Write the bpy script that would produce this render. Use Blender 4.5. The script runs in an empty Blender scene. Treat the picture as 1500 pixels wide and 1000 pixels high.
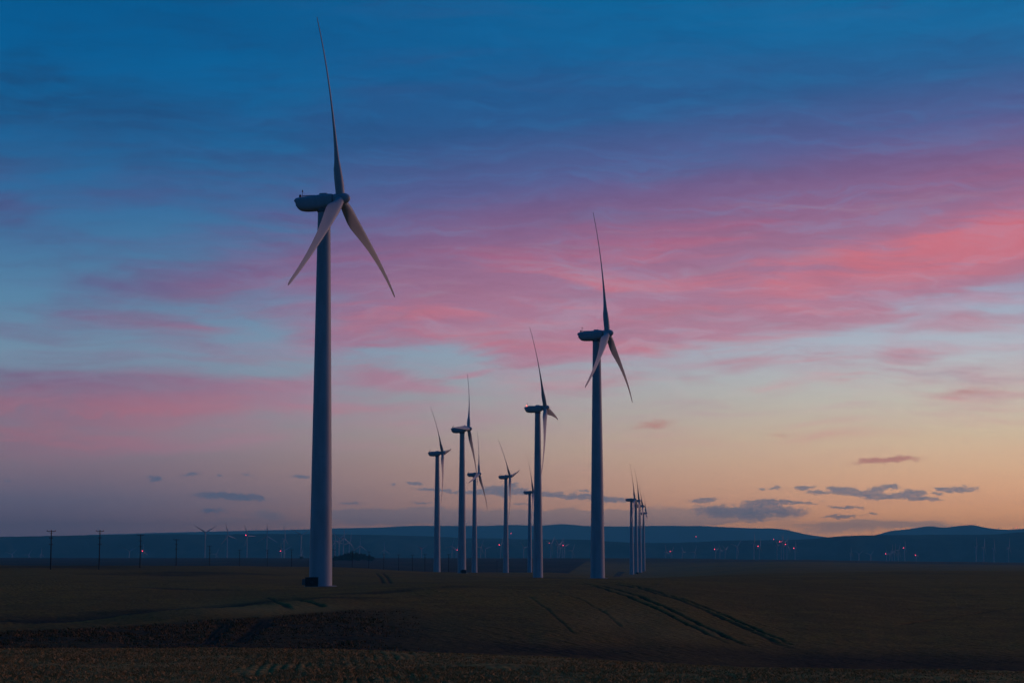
import bpy, math, random
import numpy as np
from mathutils import Matrix, Vector
random.seed(7); rng = np.random.default_rng(7)
R = math.radians
scene = bpy.context.scene
COL = scene.collection

# ------------------------------------------------------------------ camera
FPX, YH = 3000.0, 815.0                       # focal length and eye level in photo pixels (1500 wide)
PITCH = math.atan((YH - 500) / FPX)
EYE = 8.0                                     # eye height above the datum
cam = bpy.data.objects.new('camera', bpy.data.cameras.new('camera'))
COL.objects.link(cam); scene.camera = cam
cam.location = (0, 0, EYE)
cam.rotation_euler = (math.pi / 2 + PITCH, 0, 0)
cam.data.sensor_width = 36.0; cam.data.lens = 72.0
cam.data.clip_start = 0.5; cam.data.clip_end = 90000

def ray(x, y):
    """horizontal-unit direction (dx, dy, dz) through a photo pixel"""
    F = np.array([0, math.cos(PITCH), math.sin(PITCH)]); U = np.array([0, -math.sin(PITCH), math.cos(PITCH)])
    d = F + (x - 750) / FPX * np.array([1., 0, 0]) + (500 - y) / FPX * U
    return d / math.hypot(d[0], d[1])
def sky_dir(x, y):
    """azimuth and elevation in degrees of a photo pixel"""
    d = ray(x, y)
    return math.degrees(math.atan2(d[0], d[1])), math.degrees(math.atan(d[2]))
def lin(c, a=1.0):
    f = lambda v: v / 12.92 if v <= 0.04045 else ((v + 0.055) / 1.055) ** 2.4
    return tuple(f(v / 255.0) for v in c) + (a,)

# ------------------------------------------------------------------ sky (dusk, sun just below the horizon to the right)
SUN_AZ = 30.0
world = bpy.data.worlds.new('World'); scene.world = world; world.use_nodes = True
nt = world.node_tree; nt.nodes.clear()
def nd(tree, kind, **kw):
    n = tree.nodes.new(kind)
    for k, v in kw.items(): setattr(n, k, v)
    return n
class G:
    """tiny expression helper for a node tree"""
    def __init__(s, t): s.t = t
    def put(s, sock, v):
        if isinstance(v, bpy.types.NodeSocket): s.t.links.new(v, sock)
        else: sock.default_value = v
    def m(s, op, a, b=0.0, c=0.0, clamp=False):
        n = nd(s.t, 'ShaderNodeMath', operation=op, use_clamp=clamp)
        s.put(n.inputs[0], a); s.put(n.inputs[1], b); s.put(n.inputs[2], c); return n.outputs[0]
    def rng(s, v, a, b, c=0.0, d=1.0, kind='SMOOTHSTEP'):
        n = nd(s.t, 'ShaderNodeMapRange', interpolation_type=kind)
        for i, q in enumerate((v, a, b, c, d)): s.put(n.inputs[i], q)
        return n.outputs[0]
    def mix(s, f, a, b):
        n = nd(s.t, 'ShaderNodeMix', data_type='RGBA')
        s.put(n.inputs[0], f); s.put(n.inputs[6], a); s.put(n.inputs[7], b); return n.outputs[2]
    def ramp(s, f, stops, kind='LINEAR'):
        n = nd(s.t, 'ShaderNodeValToRGB'); r = n.color_ramp; r.interpolation = kind
        while len(r.elements) < len(stops): r.elements.new(0.5)
        for e, (p, c) in zip(r.elements, stops): e.position = p
        for e, (p, c) in zip(r.elements, stops): e.color = c
        s.put(n.inputs[0], f); return n.outputs[0]
    def xyz(s, x, y, z=0.0):
        n = nd(s.t, 'ShaderNodeCombineXYZ')
        for i, q in enumerate((x, y, z)): s.put(n.inputs[i], q)
        return n.outputs[0]
    def noise(s, v, scale=1.0, detail=4.0, rough=0.55, dist=0.0, color=False):
        n = nd(s.t, 'ShaderNodeTexNoise', noise_dimensions='3D')
        s.put(n.inputs['Vector'], v); n.inputs['Scale'].default_value = scale
        n.inputs['Detail'].default_value = detail; n.inputs['Roughness'].default_value = rough
        n.inputs['Distortion'].default_value = dist
        return n.outputs['Color'] if color else n.outputs['Fac']
    def map(s, v, loc=(0, 0, 0), rot=(0, 0, 0), sc=(1, 1, 1), kind='POINT'):
        n = nd(s.t, 'ShaderNodeMapping', vector_type=kind)
        s.put(n.inputs[0], v); n.inputs[1].default_value = loc; n.inputs[2].default_value = rot; n.inputs[3].default_value = sc
        return n.outputs[0]
    def vec(s, op, a, b, sc=None):
        n = nd(s.t, 'ShaderNodeVectorMath', operation=op)
        s.put(n.inputs[0], a); s.put(n.inputs[1], b)
        if sc is not None: s.put(n.inputs['Scale'], sc)
        return n.outputs[0]
    def blob(s, v, c, size, ang=0.0):
        """soft ellipse: 1 at its centre, 0 at its rim"""
        q = s.map(v, (c[0], c[1], 0), (0, 0, ang), (size[0], size[1], 1), 'TEXTURE')
        n = nd(s.t, 'ShaderNodeTexGradient', gradient_type='SPHERICAL'); s.t.links.new(q, n.inputs[0])
        return n.outputs['Fac']
g = G(nt)
tc = nd(nt, 'ShaderNodeTexCoord')
sep = nd(nt, 'ShaderNodeSeparateXYZ'); nt.links.new(tc.outputs['Generated'], sep.inputs[0])
X, Y, Z = sep.outputs
DEG = 57.29578
az = g.m('MULTIPLY', g.m('ARCTAN2', X, Y), DEG)
el = g.m('MULTIPLY', g.m('ARCSINE', Z), DEG)
elp = g.m('SQRT', g.m('DIVIDE', g.m('MAXIMUM', el, 0.0), 90.0))           # ramp position of an elevation
def pos(e): return math.sqrt(max(e, 0) / 90.0)
def ye(y): return sky_dir(750, y)[1]
# the low sky is seen through kilometres of evening haze (built further down): what stands behind it is that much brighter
HAZE_D, HAZE_TOP, HAZE_C, HAZE_S = 5.8e-5, 470.0, (0.19, 0.84, 1.0), (0.009, 0.058, 0.15)
def behind_haze(c, e):
    e = max(e, 0.35); path = min(29500.0, (HAZE_TOP - EYE) / math.tan(math.radians(e))); T = math.exp(-HAZE_D * path)
    return tuple(max(0.0, (v - s_ * (1 - T)) / T) for v, s_ in zip(c[:3], HAZE_S)) + (1.0,)
def rampstops(lst):
    es = [(ye(y) if y > -900 else -y / 100, c) for y, c in lst]
    return [(pos(e), behind_haze(lin(c), e)) for e, c in es]
# angular distance from the sun's azimuth, 0..180
da = g.m('ABSOLUTE', g.m('SUBTRACT', g.m('WRAP', g.m('SUBTRACT', az, SUN_AZ), 180.0, -180.0), 0.0))
fR = g.rng(da, 44.0, 14.0)                   # 1 near the afterglow, 0 away from it
fC = g.rng(da, 46.0, 30.0)
fB = g.rng(da, 48.0, 150.0, 1.0, 0.62)       # the sky darkens away from the afterglow
P = g.xyz(az, el)
# clear sky: horizon -> zenith (unseen zenith blue raised to light the haze), away from and towards the afterglow
CLEAR_L = [(815, (72, 80, 112)), (775, (70, 80, 112)), (735, (84, 91, 120)), (690, (112, 104, 126)), (640, (124, 118, 138)), (590, (118, 126, 150)),
           (520, (110, 140, 166)), (450, (88, 132, 166)), (380, (70, 118, 160)), (300, (46, 106, 156)), (200, (14, 98, 153)), (80, (0, 92, 148)), (0, (0, 86, 140)),
           (-2600, (0, 72, 124)), (-4500, (0, 64, 114)), (-9000, (0, 80, 147))]
CLEAR_R = [(815, (150, 112, 108)), (775, (176, 130, 114)), (735, (196, 149, 127)), (690, (206, 168, 142)), (640, (202, 181, 158)), (590, (192, 187, 176)),
           (520, (175, 184, 195)), (450, (158, 168, 190)), (380, (120, 150, 184)), (300, (74, 126, 172)), (200, (42, 112, 162)), (80, (14, 112, 164)), (0, (0, 112, 166)),
           (-2600, (0, 88, 144)), (-4500, (0, 68, 120)), (-9000, (0, 80, 147))]
clear = g.mix(fR, g.ramp(elp, rampstops(CLEAR_L[:])), g.ramp(elp, rampstops(CLEAR_R[:])))
# high thin cloud: streaks that lean up to the right
w1 = g.noise(g.map(P, sc=(0.13, 0.30, 1)), 1.0, 3, 0.5, color=True)
Pw = g.vec('ADD', P, g.vec('MULTIPLY', g.vec('SUBTRACT', w1, (0.5, 0.5, 0.5)), (5.0, 1.7, 0.0)))
n1 = g.noise(g.map(Pw, rot=(0, 0, R(-9)), sc=(0.15, 0.75, 1), loc=(3.1, 1.7, 0)), 1.0, 6, 0.58)
n2 = g.noise(g.map(Pw, rot=(0, 0, R(-6)), sc=(0.30, 3.2, 1), loc=(9.2, 4.4, 0)), 1.0, 5, 0.6)
def px_blob(v, x, y, sx, sy, ang=0.0):
    c = sky_dir(x, y); k = 52.4
    return g.blob(v, c, (sx / k, sy / k), R(ang))
def blob_sum(v, lst):
    acc = None
    for (x, y, sx, sy, ang, w) in lst:
        b = px_blob(v, x, y, sx, sy, ang)
        acc = g.m('MULTIPLY', b, w) if acc is None else g.m('MULTIPLY_ADD', b, w, acc)
    return acc
HIGH = [(330, 590, 330, 40, 3, 1.25), (40, 605, 330, 62, 0, 1.35), (60, 655, 200, 26, 0, 0.8), (270, 655, 260, 16, -3, 1.0), (380, 650, 80, 12, 0, 0.7), (120, 565, 220, 24, -2, 0.9), (480, 560, 200, 20, 3, 0.6),
        (170, 462, 170, 34, -6, 1.25), (40, 490, 150, 20, 0, 0.8), (0, 285, 130, 60, 0, 1.0), (330, 400, 280, 34, 6, 1.1), (150, 410, 170, 20, 2, 0.7), (300, 475, 120, 14, -6, 0.5),
        (480, 335, 330, 80, 8, 1.0), (540, 240, 380, 90, 4, 0.8), (140, 160, 330, 90, -4, 1.2), (250, 260, 160, 40, 5, 0.5), (620, 120, 420, 70, 3, 0.7), (575, 556, 130, 22, -9, 1.2), (680, 545, 70, 7, 12, 0.9),
        (1310, 518, 80, 16, 0, 0.9), (1380, 470, 200, 18, 5, 0.7), (1440, 425, 200, 20, 8, 0.6), (870, 560, 90, 14, 3, 0.45), (1460, 575, 120, 12, 4, 0.5)]
field = blob_sum(Pw, HIGH)
inview = g.m('MULTIPLY', g.rng(az, -24, -16), g.rng(az, 24, 16))
bias = g.m('MULTIPLY', g.rng(el, 2.2, 4.5), g.rng(el, 40, 14))
bias = g.m('MULTIPLY', bias, g.m('SUBTRACT', 0.42, g.m('MULTIPLY', inview, 0.22)))
field = g.m('ADD', field, bias)
n4 = g.noise(g.map(Pw, rot=(0, 0, R(-11)), sc=(0.22, 1.7, 1), loc=(5.7, 8.8, 0)), 1.0, 5, 0.6)
field = g.m('MULTIPLY_ADD', g.m('SUBTRACT', n1, 0.5), g.rng(el, 1.8, 4.0, 0.15, 1.9), field)
field = g.m('MULTIPLY_ADD', g.m('SUBTRACT', n4, 0.5), g.rng(el, 1.8, 4.0, 0.15, 2.0), field)
field = g.m('MULTIPLY_ADD', g.m('SUBTRACT', n2, 0.5), g.rng(el, 1.8, 3.2, 0.1, 1.7), field)
dens = g.m('MULTIPLY', g.rng(field, -0.2, 1.6), 0.97)
# the broad veil that fills the middle and right of the sky above a ragged lower edge
EDGE = [(330, 470), (370, 492), (450, 528), (560, 512), (640, 512), (720, 538), (800, 548), (870, 546), (960, 528), (1060, 514), (1180, 506), (1280, 482), (1380, 452), (1500, 408)]
edge = g.ramp(g.rng(az, -20.0, 20.0, 0.0, 1.0, 'LINEAR'), [((sky_dir(x, y)[0] + 20) / 40, (sky_dir(x, y)[1] / 16,) * 3 + (1,)) for x, y in EDGE], 'B_SPLINE')
edge = g.m('MULTIPLY', edge, 16.0)
fl = g.m('MULTIPLY_ADD', g.m('SUBTRACT', n2, 0.5), 1.0, g.m('MULTIPLY_ADD', g.m('SUBTRACT', n4, 0.5), 1.5, g.m('SUBTRACT', el, edge)))
vin = g.m('MULTIPLY_ADD', g.m('SUBTRACT', n1, 0.5), 9.0, az)
veil = g.m('MULTIPLY', g.rng(fl, -0.20, 0.55), g.rng(vin, -8.2, -4.6))
veil = g.m('MULTIPLY', veil, g.rng(el, 16.5, 11.5, 0.25, 1.0))
veil = g.m('MULTIPLY', veil, g.rng(n4, 0.28, 0.50, 0.74, 0.95))
# fine cirrus filaments through the whole sheet: thicker threads are darker above, paler below
w3 = g.noise(g.map(P, sc=(0.30, 0.55, 1), loc=(4, 1, 0)), 1.0, 4, 0.55, color=True)
Pf = g.vec('ADD', P, g.vec('MULTIPLY', g.vec('SUBTRACT', w3, (0.5, 0.5, 0.5)), (4.0, 1.8, 0.0)))
f1 = g.noise(g.map(Pf, rot=(0, 0, R(-12)), sc=(0.20, 1.5, 1), loc=(0.4, 3.3, 0)), 1.0, 9, 0.66)
f2 = g.noise(g.map(Pf, rot=(0, 0, R(-16)), sc=(0.55, 5.0, 1), loc=(6.4, 0.3, 0)), 1.0, 8, 0.68)
fil = g.m('ADD', g.m('MULTIPLY', g.m('SUBTRACT', f1, 0.5), 1.5), g.m('MULTIPLY', g.m('SUBTRACT', f2, 0.5), 0.9))
HC_L = [(815, (74, 80, 110)), (720, (104, 96, 120)), (660, (137, 103, 126)), (600, (145, 103, 127)), (560, (112, 97, 132)), (480, (106, 98, 138)), (430, (84, 92, 138)),
        (360, (74, 92, 140)), (290, (70, 86, 136)), (240, (46, 86, 134)), (170, (26, 77, 125)), (60, (6, 78, 128)), (-2600, (0, 70, 120)), (-9000, (0, 74, 136))]
HC_R = [(815, (150, 112, 108)), (720, (190, 130, 124)), (640, (190, 146, 146)), (540, (178, 146, 162)), (480, (178, 136, 156)), (430, (174, 125, 151)), (364, (166, 117, 147)), (314, (154, 109, 143)), (262, (136, 99, 139)), (224, (116, 94, 140)), (184, (86, 94, 147)),
        (100, (44, 88, 142)), (0, (22, 88, 144)), (-2600, (0, 76, 128)), (-9000, (0, 74, 136))]
HC_P = [(815, (196, 128, 118)), (640, (204, 132, 132)), (540, (206, 134, 148)), (470, (196, 123, 141)), (400, (196, 115, 135)), (345, (203, 112, 129)), (300, (172, 100, 132)), (250, (136, 96, 136)), (190, (88, 92, 144)), (100, (44, 84, 138)), (-9000, (0, 74, 136))]
# the lit undersides of the cloud sheet sit lower the farther they are from the afterglow
elc = g.m('ADD', el, g.m('MULTIPLY', g.rng(da, 16.0, 46.0, 0.0, 30.0, 'LINEAR'), 0.115))
elcp = g.m('SQRT', g.m('DIVIDE', g.m('MAXIMUM', elc, 0.0), 90.0))
n6 = g.noise(g.map(Pw, rot=(0, 0, R(-9)), sc=(0.11, 1.15, 1), loc=(7.7, 2.1, 0)), 1.0, 5, 0.6)
n7 = g.noise(g.map(Pw, rot=(0, 0, R(-7)), sc=(0.20, 2.6, 1), loc=(1.7, 6.1, 0)), 1.0, 6, 0.62)
band = g.m('MULTIPLY', g.m('MULTIPLY', px_blob(Pw, 1450, 342, 440, 54, 9), 1.5), g.rng(n7, 0.32, 0.58, 0.35, 1.0))
streak = g.m('ADD', g.rng(n6, 0.45, 0.66, 0.0, 0.75), g.m('MULTIPLY', g.m('SUBTRACT', n7, 0.5), 1.3))
streak = g.m('ADD', streak, band, clamp=True)
right = g.mix(streak, g.ramp(elcp, rampstops(HC_R)), g.ramp(elcp, rampstops(HC_P)))
pale = g.m('MULTIPLY', g.rng(n7, 0.52, 0.72), g.m('MULTIPLY', g.rng(elc, 12.0, 9.0), 0.5))
right = g.mix(g.m('MULTIPLY', pale, g.m('SUBTRACT', 1.0, band, clamp=True)), right, lin((162, 146, 172)))
left = g.mix(g.m('MULTIPLY', g.rng(f1, 0.44, 0.60), g.rng(el, 9.0, 6.5, 0.0, 0.62)), g.ramp(elp, rampstops(HC_L)), g.vec('MULTIPLY', clear, (0.92, 0.84, 0.90)))
hcol = g.mix(fC, left, right)
dens = g.m('MAXIMUM', dens, veil)
sky = g.mix(dens, clear, hcol)
filk = g.m('MULTIPLY', g.m('MULTIPLY', g.rng(el, 2.6, 5.0), g.rng(el, 60.0, 20.0)), g.m('MULTIPLY_ADD', dens, 0.65, 0.35))
dk = g.m('MULTIPLY', g.rng(fil, -0.02, 0.24), g.m('MULTIPLY', filk, 0.42))
lt = g.m('MULTIPLY', g.rng(fil, 0.02, -0.26), g.m('MULTIPLY', filk, 0.38))
sky = g.mix(dk, sky, g.vec('MULTIPLY', hcol, (0.86, 0.82, 0.84)))
sky = g.mix(lt, sky, g.vec('MULTIPLY', g.mix(0.5, clear, hcol), (1.22, 1.26, 1.22)))
# low clouds near the horizon: small lumpy cumulus and flat grey-blue bars
w2 = g.noise(g.map(P, sc=(2.6, 5.0, 1)), 1.0, 5, 0.65, color=True)
Pl = g.vec('ADD', P, g.vec('MULTIPLY', g.vec('SUBTRACT', w2, (0.5, 0.5, 0.5)), (0.7, 0.30, 0.0)))
LOW = [(330, 726, 70, 7, -2, 1.5), (365, 729, 44, 6, -3, 1.0), (308, 747, 30, 6, 0, 1.1), (282, 694, 20, 4, 3, 1.1), (226, 700, 18, 5, 6, 1.1), (323, 696, 8, 3, 0, 0.9), (362, 696, 12, 3, 0, 0.8), (440, 698, 22, 4, 0, 1.2),
       (608, 709, 15, 4, 0, 1.3), (578, 708, 6, 3, 0, 1.0), (512, 736, 30, 3, 0, 1.0), (640, 718, 50, 4, -2, 1.2), (700, 721, 40, 6, 0, 1.2), (740, 719, 50, 12, 0, 1.4), (820, 725, 70, 6, -3, 1.3), (890, 731, 70, 6, -3, 1.3), (750, 709, 16, 4, 0, 0.9),
       (855, 720, 20, 3, 0, 1.1), (620, 736, 24, 3, 0, 0.9), (760, 739, 26, 3, 0, 0.8),
       (1040, 748, 44, 16, 0, 0.86), (1098, 750, 60, 18, 0, 1.15), (1128, 742, 44, 13, 0, 0.86), (1165, 750, 36, 12, 0, 0.79), (1030, 732, 34, 6, 3, 1.2), (1150, 735, 74, 4, -1, 1.3), (1110, 735, 30, 6, 0, 1.0), (1136, 715, 14, 3, 3, 1.3), (1113, 716, 10, 3, 0, 1.0),
       (1178, 714, 22, 5, 3, 1.5), (1198, 722, 26, 5, -2, 1.4), (1222, 715, 20, 6, 0, 1.4), (1240, 720, 24, 9, 0, 1.7), (1272, 722, 26, 8, 5, 1.5), (1300, 714, 28, 5, 3, 1.5), (1300, 728, 36, 7, 0, 1.6), (1336, 722, 30, 8, 0, 1.5), (1356, 731, 32, 5, -3, 1.6), (1375, 723, 14, 3, 0, 1.2),
       (1404, 716, 36, 6, 0, 1.6), (1378, 714, 10, 4, 0, 1.2), (1236, 743, 40, 3, 0, 1.3), (1230, 756, 40, 4, 1, 1.3), (1278, 752, 16, 4, 0, 1.2), (10, 704, 14, 3, 0, 0.9)]
BANK = [(392, 753, 44, 10, 0, 1.0), (520, 753, 80, 11, 0, 1.2), (625, 747, 60, 8, 0, 0.9), (720, 757, 280, 17, 0, 1.2), (880, 761, 240, 17, 0, 1.2), (990, 754, 140, 18, 0, 1.2), (1100, 755, 120, 14, 0, 1.0), (1250, 770, 150, 14, 2, 1.0), (1340, 768, 110, 7, -1, 0.8), (480, 765, 300, 10, 0, 0.5)]
n3 = g.noise(g.map(P, sc=(5.5, 11.0, 1), loc=(2.2, 7.3, 0)), 1.0, 7, 0.68)
n5 = g.noise(g.map(P, sc=(0.7, 5.0, 1), loc=(1.2, 3.3, 0)), 1.0, 5, 0.6)
lowf = g.m('MULTIPLY_ADD', g.m('SUBTRACT', n3, 0.5), 2.1, blob_sum(Pl, LOW))
bankf = g.m('MULTIPLY_ADD', g.m('SUBTRACT', n5, 0.5), 1.1, blob_sum(Pl, BANK))
lowmask = g.rng(el, 2.9, 2.3)
lowd = g.m('MULTIPLY', g.rng(lowf, 0.24, 0.80), g.m('MULTIPLY', lowmask, 0.90))
bankd = g.m('MULTIPLY', g.rng(bankf, 0.12, 0.75), g.m('MULTIPLY', lowmask, 0.62))
lowc = g.mix(fR, behind_haze(lin((68, 90, 122)), 1.7), behind_haze(lin((96, 106, 130)), 1.7))
bankc = g.mix(fR, behind_haze(lin((66, 84, 116)), 1.0), behind_haze(lin((104, 104, 122)), 1.0))
sky = g.mix(bankd, sky, bankc)
lowc = g.mix(g.rng(n3, 0.40, 0.62, 0.0, 0.4), lowc, g.vec('MULTIPLY', sky, (0.80, 0.84, 0.95)))
sky = g.mix(lowd, sky, lowc)
# three thin pink wisps low on the right
WISP = [(1300, 674, 75, 7, 3, 1.3), (958, 622, 60, 11, 6, 0.7), (770 + 370, 637, 50, 8, 0, 0.5), (1420, 575, 120, 12, 3, 0.5)]
wf = g.rng(g.m('MULTIPLY_ADD', g.m('SUBTRACT', n2, 0.5), 0.5, blob_sum(Pl, WISP)), 0.15, 0.9)
sky = g.mix(g.m('MULTIPLY', wf, 0.8), sky, lin((206, 132, 124)))
blue = g.mix(g.rng(da, 50.0, 110.0), (1, 1, 1, 1), (0.22, 0.80, 1.0, 1))   # sky away from the afterglow tinted blue, added to cool the ambient light
sky = g.vec('MULTIPLY', g.vec('SCALE', sky, (0, 0, 0), fB), blue)
nish = nd(nt, 'ShaderNodeTexSky', sky_type='NISHITA', sun_disc=False)
nish.sun_elevation = R(-1.5); nish.sun_rotation = R(SUN_AZ); nish.air_density = 1.0; nish.dust_density = 1.0
nish_k = g.vec('SCALE', nish.outputs[0], (0, 0, 0), 0.006)
tot = g.vec('ADD', g.vec('SCALE', sky, (0, 0, 0), 1.0), nish_k)
bg = nd(nt, 'ShaderNodeBackground'); out = nd(nt, 'ShaderNodeOutputWorld')
nt.links.new(tot, bg.inputs[0]); bg.inputs[1].default_value = 1.0; nt.links.new(bg.outputs[0], out.inputs[0])
world.cycles.sampling_method = 'MANUAL'; world.cycles.sample_map_resolution = 1024

# ------------------------------------------------------------------ sun (the last afterglow, low and broad)
sl = bpy.data.lights.new('sun', 'SUN'); so = bpy.data.objects.new('sun', sl); COL.objects.link(so)
sl.energy = 0.64; sl.angle = R(24); sl.color = (1.0, 0.47, 0.31)
sd = Vector((math.sin(R(62)), math.cos(R(62)), math.tan(R(9))))
so.rotation_euler = sd.to_track_quat('Z', 'Y').to_euler()
so.location = (300, 100, 400)

vs = scene.view_settings
scene.display_settings.display_device = 'sRGB'
vs.view_transform = 'Standard'; vs.look = 'None'; vs.exposure = 0.0; vs.gamma = 1.0; vs.use_curve_mapping = False
scene.render.engine = 'CYCLES'
cy = scene.cycles
cy.use_denoising = True; cy.max_bounces = 4; cy.volume_bounces = 0; cy.transparent_max_bounces = 4
cy.use_adaptive_sampling = True; cy.adaptive_threshold = 0.008; cy.adaptive_min_samples = 24

# ------------------------------------------------------------------ helpers
def tag(o, label=None, cat=None, group=None, kind=None):
    for k, v in (('label', label), ('category', cat), ('group', group), ('kind', kind)):
        if v: o[k] = v
    return o
def mesh_np(name, V, F, smooth=True):
    """V (n,3), F (m,k) faces all with k corners, or a python list of mixed faces"""
    me = bpy.data.meshes.new(name)
    if isinstance(F, np.ndarray):
        k = F.shape[1]; me.vertices.add(len(V)); me.vertices.foreach_set('co', np.asarray(V, np.float32).ravel())
        me.loops.add(F.size); me.loops.foreach_set('vertex_index', F.astype(np.int32).ravel())
        me.polygons.add(len(F)); me.polygons.foreach_set('loop_start', np.arange(0, F.size, k, dtype=np.int32))
        me.polygons.foreach_set('loop_total', np.full(len(F), k, np.int32)); me.update(calc_edges=True); me.validate()
    else:
        me.from_pydata([tuple(map(float, v)) for v in V], [], [tuple(f) for f in F]); me.update()
    if smooth: me.polygons.foreach_set('use_smooth', np.ones(len(me.polygons), bool))
    return me
def link(name, me, mat=None, parent=None, loc=None):
    o = bpy.data.objects.new(name, me); COL.objects.link(o)
    if mat is not None and me is not None and not me.materials: me.materials.append(mat)
    if parent is not None: o.parent = parent
    if loc is not None: o.location = loc
    return o
class MB:
    def __init__(s): s.v = []; s.f = []
    def add(s, V, F):
        b = len(s.v); s.v += [tuple(v) for v in V]; s.f += [tuple(i + b for i in f) for f in F]; return s
    def box(s, c, d, tz=1.0):
        x, y, z = (q / 2 for q in d); V = []
        for k in (-1, 1):
            t = tz if k > 0 else 1.0
            V += [(c[0] - x * t, c[1] - y * t, c[2] + k * z), (c[0] + x * t, c[1] - y * t, c[2] + k * z), (c[0] + x * t, c[1] + y * t, c[2] + k * z), (c[0] - x * t, c[1] + y * t, c[2] + k * z)]
        return s.add(V, [(3, 2, 1, 0), (4, 5, 6, 7), (0, 1, 5, 4), (1, 2, 6, 5), (2, 3, 7, 6), (3, 0, 4, 7)])
    def loft(s, rings, cap=True):
        n = len(rings[0]); V = [p for r in rings for p in r]; F = []
        for i in range(len(rings) - 1):
            for j in range(n):
                F.append((i * n + j, i * n + (j + 1) % n, (i + 1) * n + (j + 1) % n, (i + 1) * n + j))
        if cap: F += [tuple(range(n))[::-1], tuple(range((len(rings) - 1) * n, len(rings) * n))]
        return s.add(V, F)
    def tube(s, p, q, r0, r1=None, n=8):
        p, q = Vector(p), Vector(q); r1 = r0 if r1 is None else r1
        d = (q - p).normalized(); a = d.orthogonal().normalized(); b = d.cross(a)
        ring = lambda c, r: [c + a * (r * math.cos(2 * math.pi * k / n)) + b * (r * math.sin(2 * math.pi * k / n)) for k in range(n)]
        return s.loft([ring(p, r0), ring(q, r1)])
    def lathe(s, prof, n=32):
        return s.loft([[(r * math.cos(2 * math.pi * k / n), r * math.sin(2 * math.pi * k / n), z) for k in range(n)] for r, z in prof])
    def build(s, name, smooth=False, auto=None):
        me = mesh_np(name, s.v, s.f, smooth)
        if auto is not None: me.set_sharp_from_angle(angle=R(auto))
        return me

def vnoise(x, y, seed=0):
    """value noise, vectorised"""
    xi = np.floor(x).astype(np.int64); yi = np.floor(y).astype(np.int64); fx = x - xi; fy = y - yi
    fx = fx * fx * (3 - 2 * fx); fy = fy * fy * (3 - 2 * fy)
    def h(a, b):
        n = (a * 374761393 + b * 668265263 + seed * 1442695041) & 0xffffffff
        n = ((n ^ (n >> 13)) * 1274126177) & 0xffffffff
        return ((n ^ (n >> 16)) & 0xffff) / 65535.0
    return (h(xi, yi) * (1 - fx) + h(xi + 1, yi) * fx) * (1 - fy) + (h(xi, yi + 1) * (1 - fx) + h(xi + 1, yi + 1) * fx) * fy
def fbm(x, y, o=4, seed=0):
    s = 0; a = 0.5; t = 0
    for k in range(o):
        s = s + a * vnoise(x * 2 ** k, y * 2 ** k, seed + k * 17); t += a; a *= 0.5
    return s / t - 0.5

def new_mat(name):
    m = bpy.data.materials.new(name); m.use_nodes = True; t = m.node_tree
    b = t.nodes['Principled BSDF']; return m, t, b, G(t)

# ------------------------------------------------------------------ materials
def paint(name, col, rough=0.45, var=0.08, scale=0.6):
    m, t, b, q = new_mat(name)
    o = nd(t, 'ShaderNodeTexCoord').outputs['Object']
    n = q.noise(q.map(o, sc=(1, 1, 0.25)), scale, 5, 0.6)
    lo = tuple(c * (1 - var) for c in col) + (1,); hi = tuple(min(1, c * (1 + var)) for c in col) + (1,)
    q.put(b.inputs['Base Color'], q.mix(q.rng(n, 0.3, 0.7), lo, hi))
    q.put(b.inputs['Roughness'], q.rng(n, 0.2, 0.8, rough - 0.08, rough + 0.1)); return m
M_TOWER = paint('tower_paint', (0.44, 0.46, 0.48), 0.5, 0.12, 0.5)
M_NAC = paint('nacelle_gelcoat', (0.40, 0.42, 0.44), 0.45, 0.08, 0.8)
M_BLADE = paint('blade_gelcoat', (0.48, 0.47, 0.47), 0.42, 0.07, 0.5)
M_DARK = paint('dark_metal', (0.025, 0.026, 0.028), 0.55, 0.2, 2.0)
M_GREY = paint('grey_metal', (0.16, 0.16, 0.17), 0.5, 0.15, 2.0)
M_CONC = paint('concrete', (0.32, 0.31, 0.29), 0.85, 0.15, 1.5)
M_BOX = paint('transformer_paint', (0.02, 0.026, 0.022), 0.6, 0.25, 1.5)
M_WOOD = paint('creosote_wood', (0.035, 0.024, 0.018), 0.9, 0.3, 3.0)
M_INS = paint('porcelain', (0.10, 0.07, 0.06), 0.3, 0.1, 3.0)
def lampmat(name, col, st):
    m, t, b, q = new_mat(name)
    b.inputs['Base Color'].default_value = (0.3, 0.02, 0.03, 1); b.inputs['Emission Color'].default_value = col; b.inputs['Emission Strength'].default_value = st; return m
M_RED = lampmat('beacon_red', (1.0, 0.05, 0.11, 1), 5.5)
M_REDN = lampmat('beacon_red_near', (1.0, 0.14, 0.10, 1), 3.0)
M_OFF = paint('beacon_glass', (0.18, 0.03, 0.03), 0.25, 0.1, 3.0)

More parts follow.
